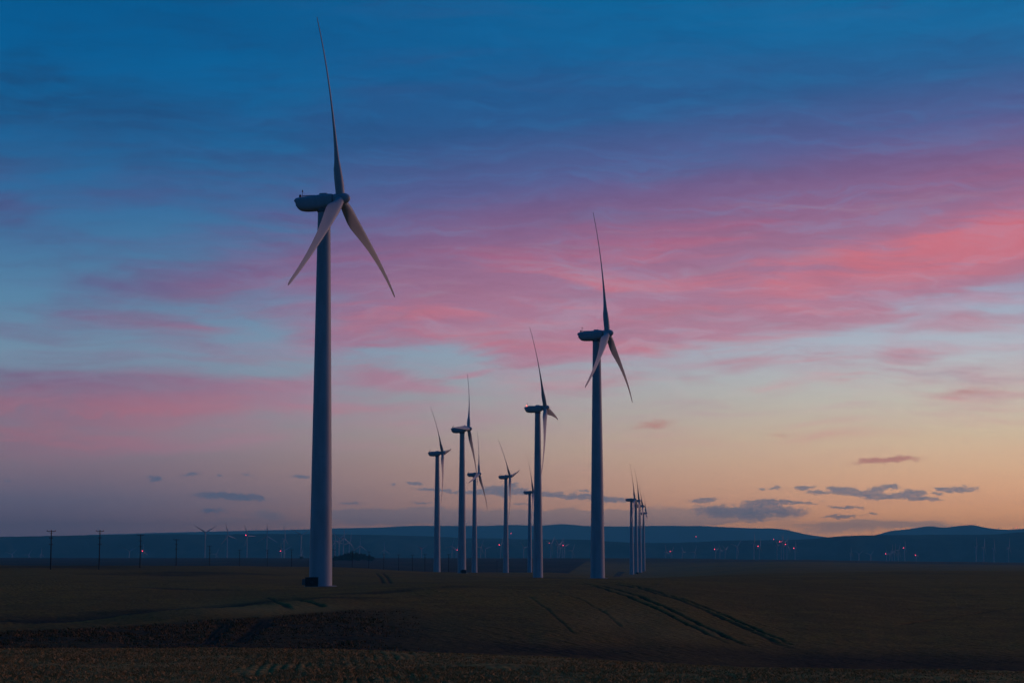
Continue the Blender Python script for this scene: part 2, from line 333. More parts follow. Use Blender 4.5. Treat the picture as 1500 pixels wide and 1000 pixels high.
def ground_mat():
    m, t, b, q = new_mat('ripe_field')
    geo = nd(t, 'ShaderNodeNewGeometry').outputs['Position']
    a_soil = nd(t, 'ShaderNodeAttribute', attribute_name='soil').outputs['Fac']
    a_track_band = nd(t, 'ShaderNodeAttribute', attribute_name='track_band').outputs['Fac']
    a_green = nd(t, 'ShaderNodeAttribute', attribute_name='green').outputs['Fac']
    big = q.noise(q.map(geo, sc=(1, 0.55, 0)), 0.012, 5, 0.6)
    mid = q.noise(q.map(geo, sc=(1, 0.6, 0)), 0.16, 5, 0.6)
    fine = q.noise(q.map(geo, sc=(1, 1, 0)), 2.4, 5, 0.65)
    straw = q.mix(q.rng(fine, 0.3, 0.72), (0.25, 0.112, 0.018, 1), (0.54, 0.246, 0.034, 1))
    dull = q.mix(q.rng(fine, 0.3, 0.7), (0.15, 0.070, 0.012, 1), (0.36, 0.166, 0.027, 1))
    green = q.mix(q.rng(fine, 0.3, 0.7), (0.075, 0.055, 0.014, 1), (0.16, 0.110, 0.030, 1))
    c = q.mix(q.rng(q.m('ADD', big, q.m('MULTIPLY', q.m('SUBTRACT', mid, 0.5), 0.5)), 0.42, 0.58), dull, straw)
    gsel = q.m('MULTIPLY', a_green, q.rng(mid, 0.3, 0.65, 0.35, 1.0))
    c = q.mix(gsel, c, green)
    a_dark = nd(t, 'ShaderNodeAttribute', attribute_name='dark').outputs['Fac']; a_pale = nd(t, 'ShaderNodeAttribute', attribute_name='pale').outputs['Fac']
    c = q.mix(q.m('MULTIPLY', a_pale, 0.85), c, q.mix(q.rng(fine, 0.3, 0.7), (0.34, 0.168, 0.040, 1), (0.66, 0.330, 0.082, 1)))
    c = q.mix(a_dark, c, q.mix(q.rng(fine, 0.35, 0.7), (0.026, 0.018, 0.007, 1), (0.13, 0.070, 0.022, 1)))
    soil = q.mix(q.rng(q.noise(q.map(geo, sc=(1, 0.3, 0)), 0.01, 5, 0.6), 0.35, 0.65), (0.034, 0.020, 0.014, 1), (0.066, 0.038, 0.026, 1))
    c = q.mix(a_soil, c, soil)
    c = q.mix(q.m('MULTIPLY', a_track_band, q.rng(fine, 0.25, 0.6, 0.6, 1.0)), c, (0.022, 0.017, 0.010, 1))
    rows = nd(t, 'ShaderNodeTexWave', wave_type='BANDS', bands_direction='X')
    q.put(rows.inputs['Vector'], q.map(geo, rot=(0, 0, R(-24)), sc=(1, 1, 0))); rows.inputs['Scale'].default_value = 0.33
    rows.inputs['Distortion'].default_value = 2.0; rows.inputs['Detail'].default_value = 2; rows.inputs['Detail Scale'].default_value = 0.3
    stripe = q.m('MULTIPLY', q.rng(rows.outputs['Fac'], 0.2, 0.8), q.rng(big, 0.38, 0.56, 0.1, 0.6))
    c = q.mix(stripe, c, q.vec('SCALE', c, (0, 0, 0), 0.5))
    q.put(b.inputs['Base Color'], c); b.inputs['Roughness'].default_value = 0.95
    b.inputs['Specular IOR Level'].default_value = 0.1
    bp = nd(t, 'ShaderNodeBump'); bp.inputs['Strength'].default_value = 0.9; bp.inputs['Distance'].default_value = 0.35
    hgt = q.m('MULTIPLY_ADD', rows.outputs['Fac'], q.rng(big, 0.45, 0.6, 0.0, 0.35), fine)
    q.put(bp.inputs['Height'], hgt); t.links.new(bp.outputs[0], b.inputs['Normal']); return m
M_GROUND = ground_mat()
def hill_mat(name, dark, light, scale):
    m, t, b, q = new_mat(name)
    geo = nd(t, 'ShaderNodeNewGeometry').outputs['Position']
    n = q.noise(q.map(geo, sc=(1, 0.5, 2.5)), scale, 6, 0.62)
    q.put(b.inputs['Base Color'], q.mix(q.rng(n, 0.35, 0.68), dark, light)); b.inputs['Roughness'].default_value = 1.0
    b.inputs['Specular IOR Level'].default_value = 0.0; return m
M_HILLA = hill_mat('canyon_hill', (0.010, 0.022, 0.014, 1), (0.085, 0.12, 0.085, 1), 0.0016)
M_HILLB = hill_mat('far_hill', (0.012, 0.028, 0.024, 1), (0.065, 0.11, 0.095, 1), 0.0009)
def leaf_mat(name, a, bcol):
    m, t, b, q = new_mat(name)
    geo = nd(t, 'ShaderNodeNewGeometry').outputs['Position']
    q.put(b.inputs['Base Color'], q.mix(q.rng(q.noise(geo, 0.8, 3), 0.3, 0.7), a, bcol)); b.inputs['Roughness'].default_value = 0.8; return m
M_LEAF = leaf_mat('dark_foliage', (0.012, 0.020, 0.008, 1), (0.040, 0.055, 0.018, 1))
M_WHEAT = leaf_mat('wheat_straw', (0.40, 0.205, 0.060, 1), (0.56, 0.290, 0.092, 1))
M_CLUMP = leaf_mat('mid_straw', (0.10, 0.050, 0.014, 1), (0.27, 0.130, 0.034, 1))

# ------------------------------------------------------------------ terrain
DD = [0, 20, 30, 40, 55, 75, 100, 130, 165, 210, 270, 340, 425, 530, 670, 850, 1000, 1200, 1500, 1900, 2300, 2800, 3400, 4200, 5000, 6000, 8000, 12000, 20000, 32000]
FAR = [15, 45, 65, 75, 85]
TAB = {
 -100: [1.7, 1.72, 1.74, 1.78, 2.6, 3.8, 4.35, 4.20, 5.3, 6.0, 6.2, 5.8, 5.3, 4.5, 3.7, 3.7, 4.4, 6.5, 9.0, 10.0, 9.5, 8.2, 6.2, 3.8, 1.7] + FAR,
  100: [1.7, 1.72, 1.74, 1.78, 2.6, 3.9, 4.40, 4.22, 5.1, 5.9, 6.0, 5.7, 5.3, 4.5, 3.7, 3.75, 4.5, 6.3, 8.6, 9.8, 9.4, 8.0, 6.0, 3.6, 1.7] + FAR,
  300: [1.7, 1.72, 1.74, 1.80, 2.7, 4.0, 4.45, 4.40, 4.20, 5.2, 5.9, 6.0, 5.7, 5.1, 4.5, 4.1, 4.5, 5.4, 6.75, 9.0, 10.0, 8.5, 6.0, 3.6, 1.7] + FAR,
  480: [1.7, 1.71, 1.73, 1.82, 2.8, 4.1, 4.55, 4.55, 4.50, 4.15, 5.0, 5.6, 6.0, 6.2, 6.2, 5.6, 5.2, 6.0, 7.5, 10.5, 11.0, 8.5, 6.0, 3.6, 1.7] + FAR,
  650: [1.7, 1.70, 1.72, 1.88, 2.9, 4.2, 4.65, 4.75, 4.75, 4.75, 4.70, 4.75, 5.2, 6.1, 7.0, 7.5, 8.0, 9.0, 11.5, 14.3, 16.0, 14.0, 8.0, 4.0, 1.7] + FAR,
  800: [1.7, 1.69, 1.71, 1.95, 3.0, 4.4, 4.90, 4.95, 4.92, 4.85, 4.75, 4.70, 4.85, 5.9, 7.0, 9.0, 10.5, 11.2, 12.2, 14.6, 17.0, 15.0, 9.0, 4.5, 2.0] + FAR,
  950: [1.7, 1.68, 1.70, 2.05, 3.1, 4.6, 5.30, 5.60, 5.70, 5.50, 5.20, 4.90, 4.90, 5.8, 7.0, 9.0, 10.6, 12.5, 15.0, 18.5, 18.6, 19.6, 12.0, 5.0, 2.0] + FAR,
 1150: [1.7, 1.66, 1.68, 2.20, 3.3, 4.8, 5.70, 6.40, 6.80, 6.80, 6.50, 6.10, 5.80, 5.6, 6.1, 7.0, 8.0, 9.0, 10.0, 11.0, 11.0, 9.5, 8.0, 8.0, 5.5] + FAR,
 1350: [1.7, 1.65, 1.68, 2.25, 3.4, 4.9, 6.00, 6.90, 7.30, 7.50, 7.40, 7.00, 6.60, 6.2, 5.9, 6.2, 7.0, 8.4, 10.0, 11.5, 12.0, 12.0, 12.0, 11.5, 10.0] + [20, 45, 65, 75, 85],
 1600: [1.7, 1.65, 1.68, 2.25, 3.4, 4.9, 6.00, 6.90, 7.40, 7.70, 7.60, 7.20, 6.80, 6.3, 5.9, 6.0, 6.8, 8.2, 10.0, 12.0, 13.0, 14.0, 15.0, 15.5, 15.0] + [22, 45, 65, 75, 85],
}
XC = np.array(sorted(TAB)); TD = np.array([TAB[k] for k in sorted(TAB)], float)
LD = np.log(np.array(DD, float) + 25.0)
def pchip_slopes(x, Y):
    h = np.diff(x); d = np.diff(Y, axis=-1) / h; m = np.zeros_like(Y)
    w1 = 2 * h[1:] + h[:-1]; w2 = h[1:] + 2 * h[:-1]
    with np.errstate(divide='ignore', invalid='ignore'):
        hm = (w1 + w2) / (w1 / d[..., :-1] + w2 / d[..., 1:])
    m[..., 1:-1] = np.where(d[..., :-1] * d[..., 1:] > 0, np.nan_to_num(hm), 0); m[..., 0] = d[..., 0]; m[..., -1] = d[..., -1]
    return m
SL = pchip_slopes(LD, TD)
SX = pchip_slopes(XC.astype(float), TD.T).T
def ground_base(x, y):
    x = np.asarray(x, float); y = np.asarray(y, float)
    d = np.hypot(x, y); a = np.arctan2(x, y)
    px = 750 + FPX * np.tan(np.clip(a, -1.2, 1.2))
    px = np.clip(px, XC[0], XC[-1])
    L = np.log(np.clip(d, 0, 32000) + 25.0)
    i = np.clip(np.searchsorted(LD, L) - 1, 0, len(LD) - 2); h = LD[i + 1] - LD[i]; t = (L - LD[i]) / h
    h00, h10, h01, h11 = (1 + 2 * t) * (1 - t) ** 2, t * (1 - t) ** 2, t * t * (3 - 2 * t), t * t * (t - 1)
    j = np.clip(np.searchsorted(XC, px) - 1, 0, len(XC) - 2); s = (px - XC[j]) / (XC[j + 1] - XC[j]); s = s * s * (3 - 2 * s) * 0.5 + s * 0.5
    col = lambda k: h00 * TD[k, i] + h10 * h * SL[k, i] + h01 * TD[k, i + 1] + h11 * h * SL[k, i + 1]
    drop = col(j) * (1 - s) + col(j + 1) * s
    return EYE - drop
def ground_h(x, y):
    x = np.asarray(x, float); y = np.asarray(y, float); d = np.hypot(x, y)
    z = ground_base(x, y)
    amp = np.clip((d - 45) / 120, 0, 1)
    z = z + amp * 1.05 * fbm(x / 38, y / 60, 3, 3) + np.clip((d - 250) / 800, 0, 1) * 0.8 * fbm(x / 130, y / 240, 3, 9)
    z = z + np.clip((d - 2500) / 6000, 0, 1) * 14 * fbm(x / 1600, y / 1600, 3, 21)
    return z
def on_ground(px, py, dmin=10., dmax=6000.):
    """first point of the terrain along the line of sight through a photo pixel"""
    r = ray(px, py); d = np.exp(np.linspace(math.log(dmin), math.log(dmax), 6000))
    gap = EYE + r[2] * d - ground_h(r[0] * d, r[1] * d)
    k = np.argmax(gap < 0); k = k if gap[k] < 0 else len(d) - 1
    return np.array([r[0] * d[k], r[1] * d[k]])

TRACKS_BANDS = [  # photo pixels on the ground, half width of rut or dark band (m)
 ([(865, 852), (900, 855), (935, 861), (975, 872), (1020, 888), (1060, 905), (1100, 923), (1135, 939), (1165, 951)], 0.26),
 ([(880, 851), (915, 854), (950, 862), (988, 873), (1030, 888), (1068, 903), (1108, 921), (1143, 936), (1172, 948)], 0.16),
 ([(845, 852), (885, 858), (915, 866), (950, 879), (985, 893), (1020, 911), (1055, 928), (1095, 945), (1130, 954)], 0.2),
 ([(838, 853), (875, 859), (905, 868), (938, 881), (972, 895), (1006, 913), (1040, 930), (1080, 946)], 0.18),
 ([(430, 876), (455, 881), (475, 888)], 0.24), ([(388, 874), (408, 882), (426, 893)], 0.24),
 ([(398, 904), (385, 915), (368, 930), (352, 944)], 0.30), ([(386, 904), (372, 915), (355, 930), (340, 945)], 0.22),
 ([(336, 912), (322, 926), (306, 944)], 0.26), ([(325, 911), (311, 925), (296, 944)], 0.18),
 ([(800, 862), (830, 871), (860, 882), (885, 896), (905, 912), (915, 922)], 0.10), ([(770, 872), (800, 890), (825, 912), (842, 930)], 0.08),
 ([(1500, 888), (1440, 896), (1380, 905), (1310, 916)], 0.22),
 ([(0, 911), (80, 906), (170, 900), (260, 892), (350, 884), (420, 877)], 7.0),  # broad dark band along the hollow behind the spur, not a wheel rut
 ([(0, 834), (40, 831), (90, 830), (140, 826.5)], 22.0), ([(200, 841), (260, 839), (330, 838)], 11.0), ([(215, 860), (270, 862), (330, 863)], 5.0),
 ([(800, 844), (840, 846), (880, 847)], 9.0), ([(550, 838), (558, 846), (562, 855)], 0.35), ([(560, 838), (568, 846), (572, 855)], 0.35),  # first strip: shadow along the access road, painted into the ground colour
 ([(480, 868), (520, 869), (560, 866), (600, 862), (680, 857)], 3.0),
]
TR = [(np.array([on_ground(*p) for p in pts]), w) for pts, w in TRACKS_BANDS]
def track_band_mask(x, y):
    m = np.zeros_like(x)
    for P_, w in TR:
        lo = P_.min(0) - 4 * w - 2; hi = P_.max(0) + 4 * w + 2
        s = np.where((x > lo[0]) & (x < hi[0]) & (y > lo[1]) & (y < hi[1]))[0]
        if not len(s): continue
        xs = x[s]; ys = y[s]; best = np.full(len(s), 1e9)
        for a, b in zip(P_[:-1], P_[1:]):
            ab = b - a; t = np.clip(((xs - a[0]) * ab[0] + (ys - a[1]) * ab[1]) / (ab @ ab + 1e-9), 0, 1)
            best = np.minimum(best, np.hypot(xs - a[0] - t * ab[0], ys - a[1] - t * ab[1]))
        e0 = np.hypot(xs - P_[0, 0], ys - P_[0, 1]); e1 = np.hypot(xs - P_[-1, 0], ys - P_[-1, 1]); ln = np.hypot(*(P_[-1] - P_[0]))
        tap = np.clip(np.minimum(e0, e1) / (0.10 * ln), 0, 1) * (0.7 + 0.6 * (fbm(xs / 3, ys / 9, 2, 6) + 0.3))
        wob = w * (0.75 + 0.7 * vnoise(xs / 2.5, ys / 2.5, 5))
        m[s] = np.maximum(m[s], np.clip(1.35 - best / wob * 0.75, 0, 1) * (1.0 if w == 7.0 else (0.4 if w <= 0.1 else 0.9) if w < 1 else 0.75) * np.clip(tap, 0, 1))
    return m
ra_ = R(-5.0); rd = np.array([math.sin(ra_), math.cos(ra_)]); rn = np.array([rd[1], -rd[0]])   # drill-row direction of the near field
def face_line(px): return np.interp(px, [-200, 0, 200, 280, 400, 470, 520, 640], [922, 918, 911, 904, 899, 893, 889, 886])
def build_ground():
    fa = np.radians(np.linspace(-16.5, 16.5, 900)); ra = np.radians(np.linspace(16.5, 343.5, 64))[1:-1]
    A = np.concatenate([fa, ra])
    D = np.concatenate([[0.0], np.geomspace(2.0, 18, 20, endpoint=False), np.geomspace(18, 60, 70, endpoint=False), np.geomspace(60, 450, 400, endpoint=False), np.geomspace(450, 1100, 100, endpoint=False),
                        np.geomspace(1100, 5600, 90, endpoint=False), np.geomspace(5600, 28500, 26)])
    AA, D2 = np.meshgrid(A, D[1:]); x = (np.sin(AA) * D2).ravel(); y = (np.cos(AA) * D2).ravel()
    z = ground_h(x, y); d = np.hypot(x, y)
    tm = track_band_mask(x, y)
    can = np.clip((d - 20) / 60, 0, 1) * np.clip((1500 - d) / 900, 0, 1)
    z = z + can * (0.20 * fbm(x / 1.1, y / 1.6, 3, 31) + 0.26 * fbm(x / 7, y / 11, 3, 41)) - 0.22 * tm * np.clip((d - 20) / 60, 0, 1)
    ur = x * rn[0] + y * rn[1]; gate = np.clip((46 - d) / 6, 0, 1) * np.clip((d - 14) / 6, 0, 1) * np.clip(0.08 + 0.6 * np.exp(-((x / np.maximum(y, 1) + 0.083) / 0.045) ** 2) + 1.0 * fbm(x / 2.5, y / 4, 3, 55), 0, 1)
    gap = np.clip(np.cos(2 * np.pi * (ur + 0.05 * fbm(x / 0.6, y / 1.5, 2, 57)) / 0.19) * 0.8 + 1.6 * fbm(x / 0.35, y / 0.9, 2, 58), 0, 1) * gate
    z = z - 0.07 * gap + np.clip((46 - d) / 6, 0, 1) * 0.05 * fbm(x / 0.25, y / 0.4, 2, 59)
    V = np.concatenate([[[0, 0, float(ground_h(0.0, 0.01))]], np.stack([x, y, z], 1)])
    na = len(A); nr = len(D) - 1
    i = np.arange(na); j = (i + 1) % na
    F = np.concatenate([np.stack([1 + r * na + i, 1 + r * na + j, 1 + (r + 1) * na + j, 1 + (r + 1) * na + i], 1)[:, ::-1] for r in range(nr - 1)])
    me = mesh_np('ground', V, F)
    o = link('ground', me, M_GROUND); tag(o, kind='structure')
    px = 750 + FPX * np.tan(np.clip(np.arctan2(x, y), -1.2, 1.2)); py = YH + (EYE - z) / np.maximum(d, 1) * FPX
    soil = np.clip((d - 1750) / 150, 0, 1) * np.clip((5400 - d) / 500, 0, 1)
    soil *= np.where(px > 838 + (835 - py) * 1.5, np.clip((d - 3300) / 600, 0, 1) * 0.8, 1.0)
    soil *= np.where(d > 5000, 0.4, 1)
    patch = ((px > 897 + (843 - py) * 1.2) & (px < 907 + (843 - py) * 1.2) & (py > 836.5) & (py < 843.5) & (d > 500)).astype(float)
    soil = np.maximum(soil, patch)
    green = np.clip(1 - np.abs(np.log(d / 120)) * 1.6, 0, 1) * 0.9 + np.clip((d - 230) / 400, 0, 1) * np.clip((1600 - d) / 600, 0, 1) * 0.35
    gs = lambda cx, cy, sx, sy: np.exp(-((px - cx) / sx) ** 2 - ((py - cy) / sy) ** 2)
    green = np.where(d > 60, green * 0.5 + 0.8 * gs(560, 920, 130, 22) + 0.3 * gs(880, 900, 100, 20), green)
    green = np.clip(green + 0.5 * fbm(x / 25, y / 40, 3, 77), 0, 1) * np.clip((d - 45) / 30, 0, 1)
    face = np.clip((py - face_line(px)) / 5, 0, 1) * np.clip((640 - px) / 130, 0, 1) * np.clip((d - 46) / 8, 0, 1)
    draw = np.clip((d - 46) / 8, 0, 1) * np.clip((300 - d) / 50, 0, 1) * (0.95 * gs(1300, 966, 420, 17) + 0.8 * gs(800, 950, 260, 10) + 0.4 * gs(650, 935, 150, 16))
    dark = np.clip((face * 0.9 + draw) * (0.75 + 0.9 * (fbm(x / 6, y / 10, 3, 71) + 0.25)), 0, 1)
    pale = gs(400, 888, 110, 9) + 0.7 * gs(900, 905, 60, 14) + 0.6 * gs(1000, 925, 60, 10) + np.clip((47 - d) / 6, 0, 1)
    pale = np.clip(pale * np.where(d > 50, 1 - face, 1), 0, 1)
    tm = np.maximum(tm, gap * 0.85)
    for nm, a in (('soil', soil), ('track_band', tm), ('green', green), ('dark', dark), ('pale', pale)):
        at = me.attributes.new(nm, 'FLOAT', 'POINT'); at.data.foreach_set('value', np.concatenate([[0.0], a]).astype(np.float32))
    return o
build_ground()

def prof(pts):
    p = np.array(pts, float); return lambda x: np.interp(x, p[:, 0], p[:, 1])
def hill(name, pts, x0, x1, dfoot, dcrest, dback, mat, seed, gul, n=420, zf=-60, rough=0.5):
    xs = np.linspace(x0, x1, n); f = prof(pts); yy = f(xs)
    k = np.ones(5) / 5; yy = np.convolve(np.pad(yy, 2, 'edge'), k, 'valid')
    az_ = np.arctan((xs - 750) / FPX); zc = EYE + (YH - yy) / FPX * dcrest / np.cos(az_) * np.cos(az_)
    zc = zc + rough * 8 * fbm(xs / 9, xs * 0, 3, seed)
    T_ = np.concatenate([np.linspace(0, 1, 26), 1 + np.linspace(0, 1, 8)[1:]])
    V = []
    for t in T_:
        if t <= 1:
            d = dfoot + (dcrest - dfoot) * t; u = t ** 0.8
            z = zf + (zc - zf) * (u * u * (3 - 2 * u) * 0.45 + u * 0.55)
            gn = fbm(xs / gul + 2.2 * fbm(xs / (gul * 2), xs * 0 + t * 2, 2, seed + 5), xs * 0 + t * 0.8, 4, seed + 1)
            z = z + (zc - zf) * 0.55 * gn * math.sin(math.pi * min(1, t)) 
        else:
            d = dcrest + (dback - dcrest) * (t - 1); z = zc - (zc - zf) * 0.9 * (t - 1) ** 6 - 2 * (t - 1)
        V.append(np.stack([np.sin(az_) * d, np.cos(az_) * d, z], 1))
    V = np.concatenate(V); m = len(T_); i = np.arange(n - 1)
    F = np.concatenate([np.stack([r * n + i, r * n + i + 1, (r + 1) * n + i + 1, (r + 1) * n + i], 1) for r in range(m - 1)])
    o = link(name, mesh_np(name, V, F), mat); tag(o, kind='structure'); return o
HA = [(-900, 795), (-400, 790), (0, 787), (75, 785.5), (145, 784), (190, 783.5), (260, 782.3), (300, 783), (350, 782.5), (400, 782), (450, 782), (560, 783.5), (640, 785.5), (680, 788), (740, 788.5), (780, 790), (860, 790),
      (900, 793.5), (940, 795), (980, 795), (1035, 793), (1060, 791.5), (1130, 791), (1180, 790), (1205, 787.5), (1230, 785.5), (1270, 784), (1330, 784), (1380, 783.5), (1420, 784), (1460, 783), (1500, 780), (1800, 776), (2400, 784)]
HB = [(-300, 800), (0, 790), (100, 785.5), (145, 783.2), (190, 782.2), (240, 780.5), (300, 779), (380, 777), (450, 775.5), (490, 774), (560, 772.5), (600, 770), (680, 770), (720, 770), (750, 768.5), (790, 770), (826, 767.3), (860, 770.5), (920, 771),
      (960, 770), (1030, 770.5), (1080, 773), (1100, 774), (1135, 774), (1150, 776), (1180, 783), (1210, 787), (1260, 794), (1400, 810)]
HC = [(1150, 812), (1240, 790), (1280, 784), (1290, 781.5), (1300, 778), (1330, 775.5), (1358, 771), (1380, 773.8), (1400, 771.2), (1424, 769.5), (1440, 774), (1465, 776.5), (1480, 776.7), (1500, 775), (1700, 770), (2100, 790)]
hill('hill', HA, -900, 2400, 10900, 12200, 19600, M_HILLA, 11, 42, 700, -60, 0.35)
hill('far_hill', HB, -300, 1400, 23200, 27000, 28800, M_HILLB, 51, 90, 420, -60, 0.4)
hill('far_hill', HC, 1150, 2100, 22600, 26000, 28600, M_HILLB, 91, 70, 260, -60, 0.4)

# ------------------------------------------------------------------ standing crop: near rows and clumps on the slopes
def blades_mesh(name, px_, py_, pz_, h, w, n_bl, spread, up=1.0):
    n = len(px_); N = n * n_bl
    bx = np.repeat(px_, n_bl) + rng.normal(0, spread, N); by = np.repeat(py_, n_bl) + rng.normal(0, spread, N); bz = np.repeat(pz_, n_bl) - 0.03
    hh = np.repeat(h, n_bl) * rng.uniform(0.6, 1.15, N); a = rng.uniform(0, 2 * np.pi, N); ww = w * rng.uniform(0.6, 1.3, N)
    lx = rng.normal(0, 0.5, N) * hh; ly = rng.normal(0, 0.5, N) * hh
    ca, sa = np.cos(a) * ww / 2, np.sin(a) * ww / 2
    p0 = np.stack([bx - ca, by - sa, bz], 1); p1 = np.stack([bx + ca, by + sa, bz], 1)
    p2 = np.stack([bx + lx * 0.45 + ca * 1.3, by + ly * 0.45 + sa * 1.3, bz + hh * 0.7], 1); p3 = np.stack([bx + lx * 1.2, by + ly * 1.2, bz + hh], 1)
    V = np.stack([p0, p1, p2, p3], 1).reshape(-1, 3); b = np.arange(N) * 4
    F = np.stack([b, b + 1, b + 2, b + 3], 1)
    return mesh_np(name, V, F, False)
us, vs_ = np.meshgrid(np.arange(-15, 17, 0.19), np.arange(15, 50, 0.07))
us = us + rng.uniform(-0.095, 0.095, us.shape); vs_ = vs_ + rng.uniform(-0.05, 0.05, us.shape)
wx = (us * rn[0] + vs_ * rd[0]).ravel(); wy = (us * rn[1] + vs_ * rd[1]).ravel()
wd = np.hypot(wx, wy); wa = np.degrees(np.arctan2(wx, wy))
keep = (np.cos(2 * np.pi * (wx * rn[0] + wy * rn[1]) / 0.19) < 0.55) & (np.abs(wa) < 15.6) & (wd > 19) & (wd < 47) & (vnoise(wx / 1.3, wy / 1.7, 8) > 0.12) & (rng.random(len(wx)) > 0.1)
wx, wy = wx[keep], wy[keep]
hgt = 0.030 + 0.035 * vnoise(wx / 0.7, wy / 1.2, 15) + 0.02 * vnoise(wx / 5, wy / 6, 19)
wm = blades_mesh('wheat_crop', wx, wy, ground_h(wx, wy), hgt, 0.010, 8, 0.034)
tag(link('wheat_crop', wm, M_WHEAT), 'golden brown stubble rows of wheat across the near field', 'wheat', kind='stuff')
nC = 110000
cd = np.sqrt(rng.uniform(85 ** 2, 330 ** 2, nC)); cd = np.where(rng.random(nC) < 0.5, rng.uniform(85, 200, nC), cd); ca_ = np.radians(rng.uniform(-15.8, 15.8, nC))
cx_, cy_ = np.sin(ca_) * cd, np.cos(ca_) * cd
tm_ = track_band_mask(cx_, cy_); cpx = 750 + FPX * np.tan(ca_); cpy = YH + (EYE - ground_h(cx_, cy_)) / cd * FPX
kp = (tm_ < 0.25) & (cd < 230) & (cpx < 640) & (cpy > face_line(cpx) + 3) & (rng.random(nC) < np.clip((620 - cpx) / 330, 0, 0.75)) & (fbm(cx_ / 4, cy_ / 7, 3, 63) > -0.17); cx_, cy_, cd = cx_[kp], cy_[kp], cd[kp]
cm = blades_mesh('crop_tufts', cx_, cy_, ground_h(cx_, cy_), 0.07 + 0.11 * rng.random(len(cx_)), 0.045, 5, 0.20)
tag(link('crop_tufts', cm, M_CLUMP), 'rough dark straw tufts on the slope facing the near field, lower left', 'crop', kind='stuff')

# ------------------------------------------------------------------ wind turbines
HUB, RB, TILT, OVER, BEND = 80.0, 38.5, R(5), 3.6, 2.3
def me_tower():
    mb = MB(); prof_ = [(2.36, -4.0), (2.36, 0.0), (2.34, 2.0)]
    for k in range(1, 15): prof_.append((2.34 - (2.34 - 1.30) * (k / 14) ** 1.05, 2 + (HUB - 4.3) * k / 14))
    return mb.lathe(prof_, 48).build('tower', True, 40)
def rrect(w, zt, zb, n=7, e=3.2):
    """rounded cross-section, superellipse"""
    pts = []; zc, hz = (zt + zb) / 2, (zt - zb) / 2
    for k in range(4 * n):
        a = 2 * math.pi * k / (4 * n); c, s = math.cos(a), math.sin(a)
        pts.append((w * math.copysign(abs(c) ** (2 / e), c), zc + hz * math.copysign(abs(s) ** (2 / e), s)))
    return pts
NST = [(-6.36, 0.9, 0.02, -0.20), (-6.24, 1.15, 0.22, -0.42), (-5.98, 1.30, 0.50, -0.70), (-5.86, 1.36, 0.56, -1.30), (-5.6, 1.42, 0.62, -1.75), (-5.1, 1.50, 0.68, -2.15), (-4.2, 1.58, 0.76, -2.32),
       (-2.8, 1.62, 0.88, -2.36), (-1.2, 1.64, 1.00, -2.30), (0.2, 1.64, 1.10, -2.20), (1.1, 1.60, 1.14, -1.95), (1.75, 1.50, 1.12, -1.62), (2.05, 1.36, 1.02, -1.40), (2.10, 1.20, 0.90, -1.25)]
def me_nacelle():
    mb = MB(); mb.loft([[(x, p[0], HUB + p[1]) for p in rrect(w, zt, zb)] for x, w, zt, zb in NST])
    return mb.build('nacelle', True, 50)
N_ = Vector((math.cos(TILT), 0, math.sin(TILT))); U_ = Vector((-math.sin(TILT), 0, math.cos(TILT))); H_ = Vector((0, 1, 0))
HC0 = Vector((0, 0, HUB - OVER * math.sin(TILT))) + N_ * OVER
def axis_lathe(prof_, n=32):
    return MB().loft([[HC0 + N_ * a + (U_ * math.cos(2 * math.pi * k / n) + H_ * math.sin(2 * math.pi * k / n)) * r for k in range(n)] for a, r in prof_])
def me_hub(): return axis_lathe([(-1.45, 1.02), (-1.3, 1.18), (-0.6, 1.26), (0.2, 1.27), (0.8, 1.22)]).build('hub', True, 45)
def me_nose(): return axis_lathe([(0.8, 1.20), (1.2, 1.08), (1.6, 0.86), (1.9, 0.58), (2.06, 0.28), (2.10, 0.04)]).build('nose_cone', True, 60)
def naca(t, n=14):
    up = []; xs = [(1 - math.cos(math.pi * k / n)) / 2 for k in range(n + 1)]
    for x in xs: up.append((x, 5 * t * (0.2969 * math.sqrt(x) - 0.126 * x - 0.3516 * x * x + 0.2843 * x ** 3 - 0.1036 * x ** 4) + 0.18 * t * math.sin(math.pi * x)))
    lo = [(x, -z + 0.36 * t * math.sin(math.pi * x)) for x, z in up[1:-1]]
    return up + lo[::-1]
def me_blade():
    """span along +z, chord along x, suction side towards -y"""
    st = [(0.9, 1.9, 1.0, 0), (1.8, 1.9, 1.0, 0), (3.0, 2.1, 0.86, 0.15), (4.5, 2.6, 0.62, 0.5), (6.2, 3.05, 0.44, 0.85), (8.0, 3.15, 0.34, 1), (10.5, 2.9, 0.28, 1), (14, 2.45, 0.24, 1), (18, 2.0, 0.21, 1),
          (22.5, 1.62, 0.19, 1), (27, 1.28, 0.20, 1), (31, 1.02, 0.22, 1), (34.5, 0.82, 0.24, 1), (37, 0.66, 0.27, 1), (38.1, 0.48, 0.30, 1), (38.5, 0.22, 0.36, 1)]
    rings = []
    for r, c, t, af in st:
        sec = naca(min(t, 0.45)); n = len(sec); tw = R(9 + 17 * (1 - min(1, max(0, (r - 2) / 36))) ** 2.2); ring = []
        y0 = 1.3 * (r / RB) - BEND * (r / RB) ** 2.6
        for k, (cx, cz) in enumerate(sec):
            ax, ay = -(cx - 0.30) * c, -cz * c
            an = math.pi - 2 * math.pi * k / n; bx, by = -math.cos(an) * c / 2, -math.sin(an) * c / 2
            x, y = bx + (ax - bx) * af, by + (ay - by) * af
            ring.append((x * math.cos(tw) - y * math.sin(tw), x * math.sin(tw) + y * math.cos(tw) + y0, r))
        rings.append(ring[::-1])
    return MB().loft(rings).build('blade', True, 60)
ME = {k: f() for k, f in (('tower', me_tower), ('nacelle', me_nacelle), ('hub', me_hub), ('nose_cone', me_nose), ('blade', me_blade))}
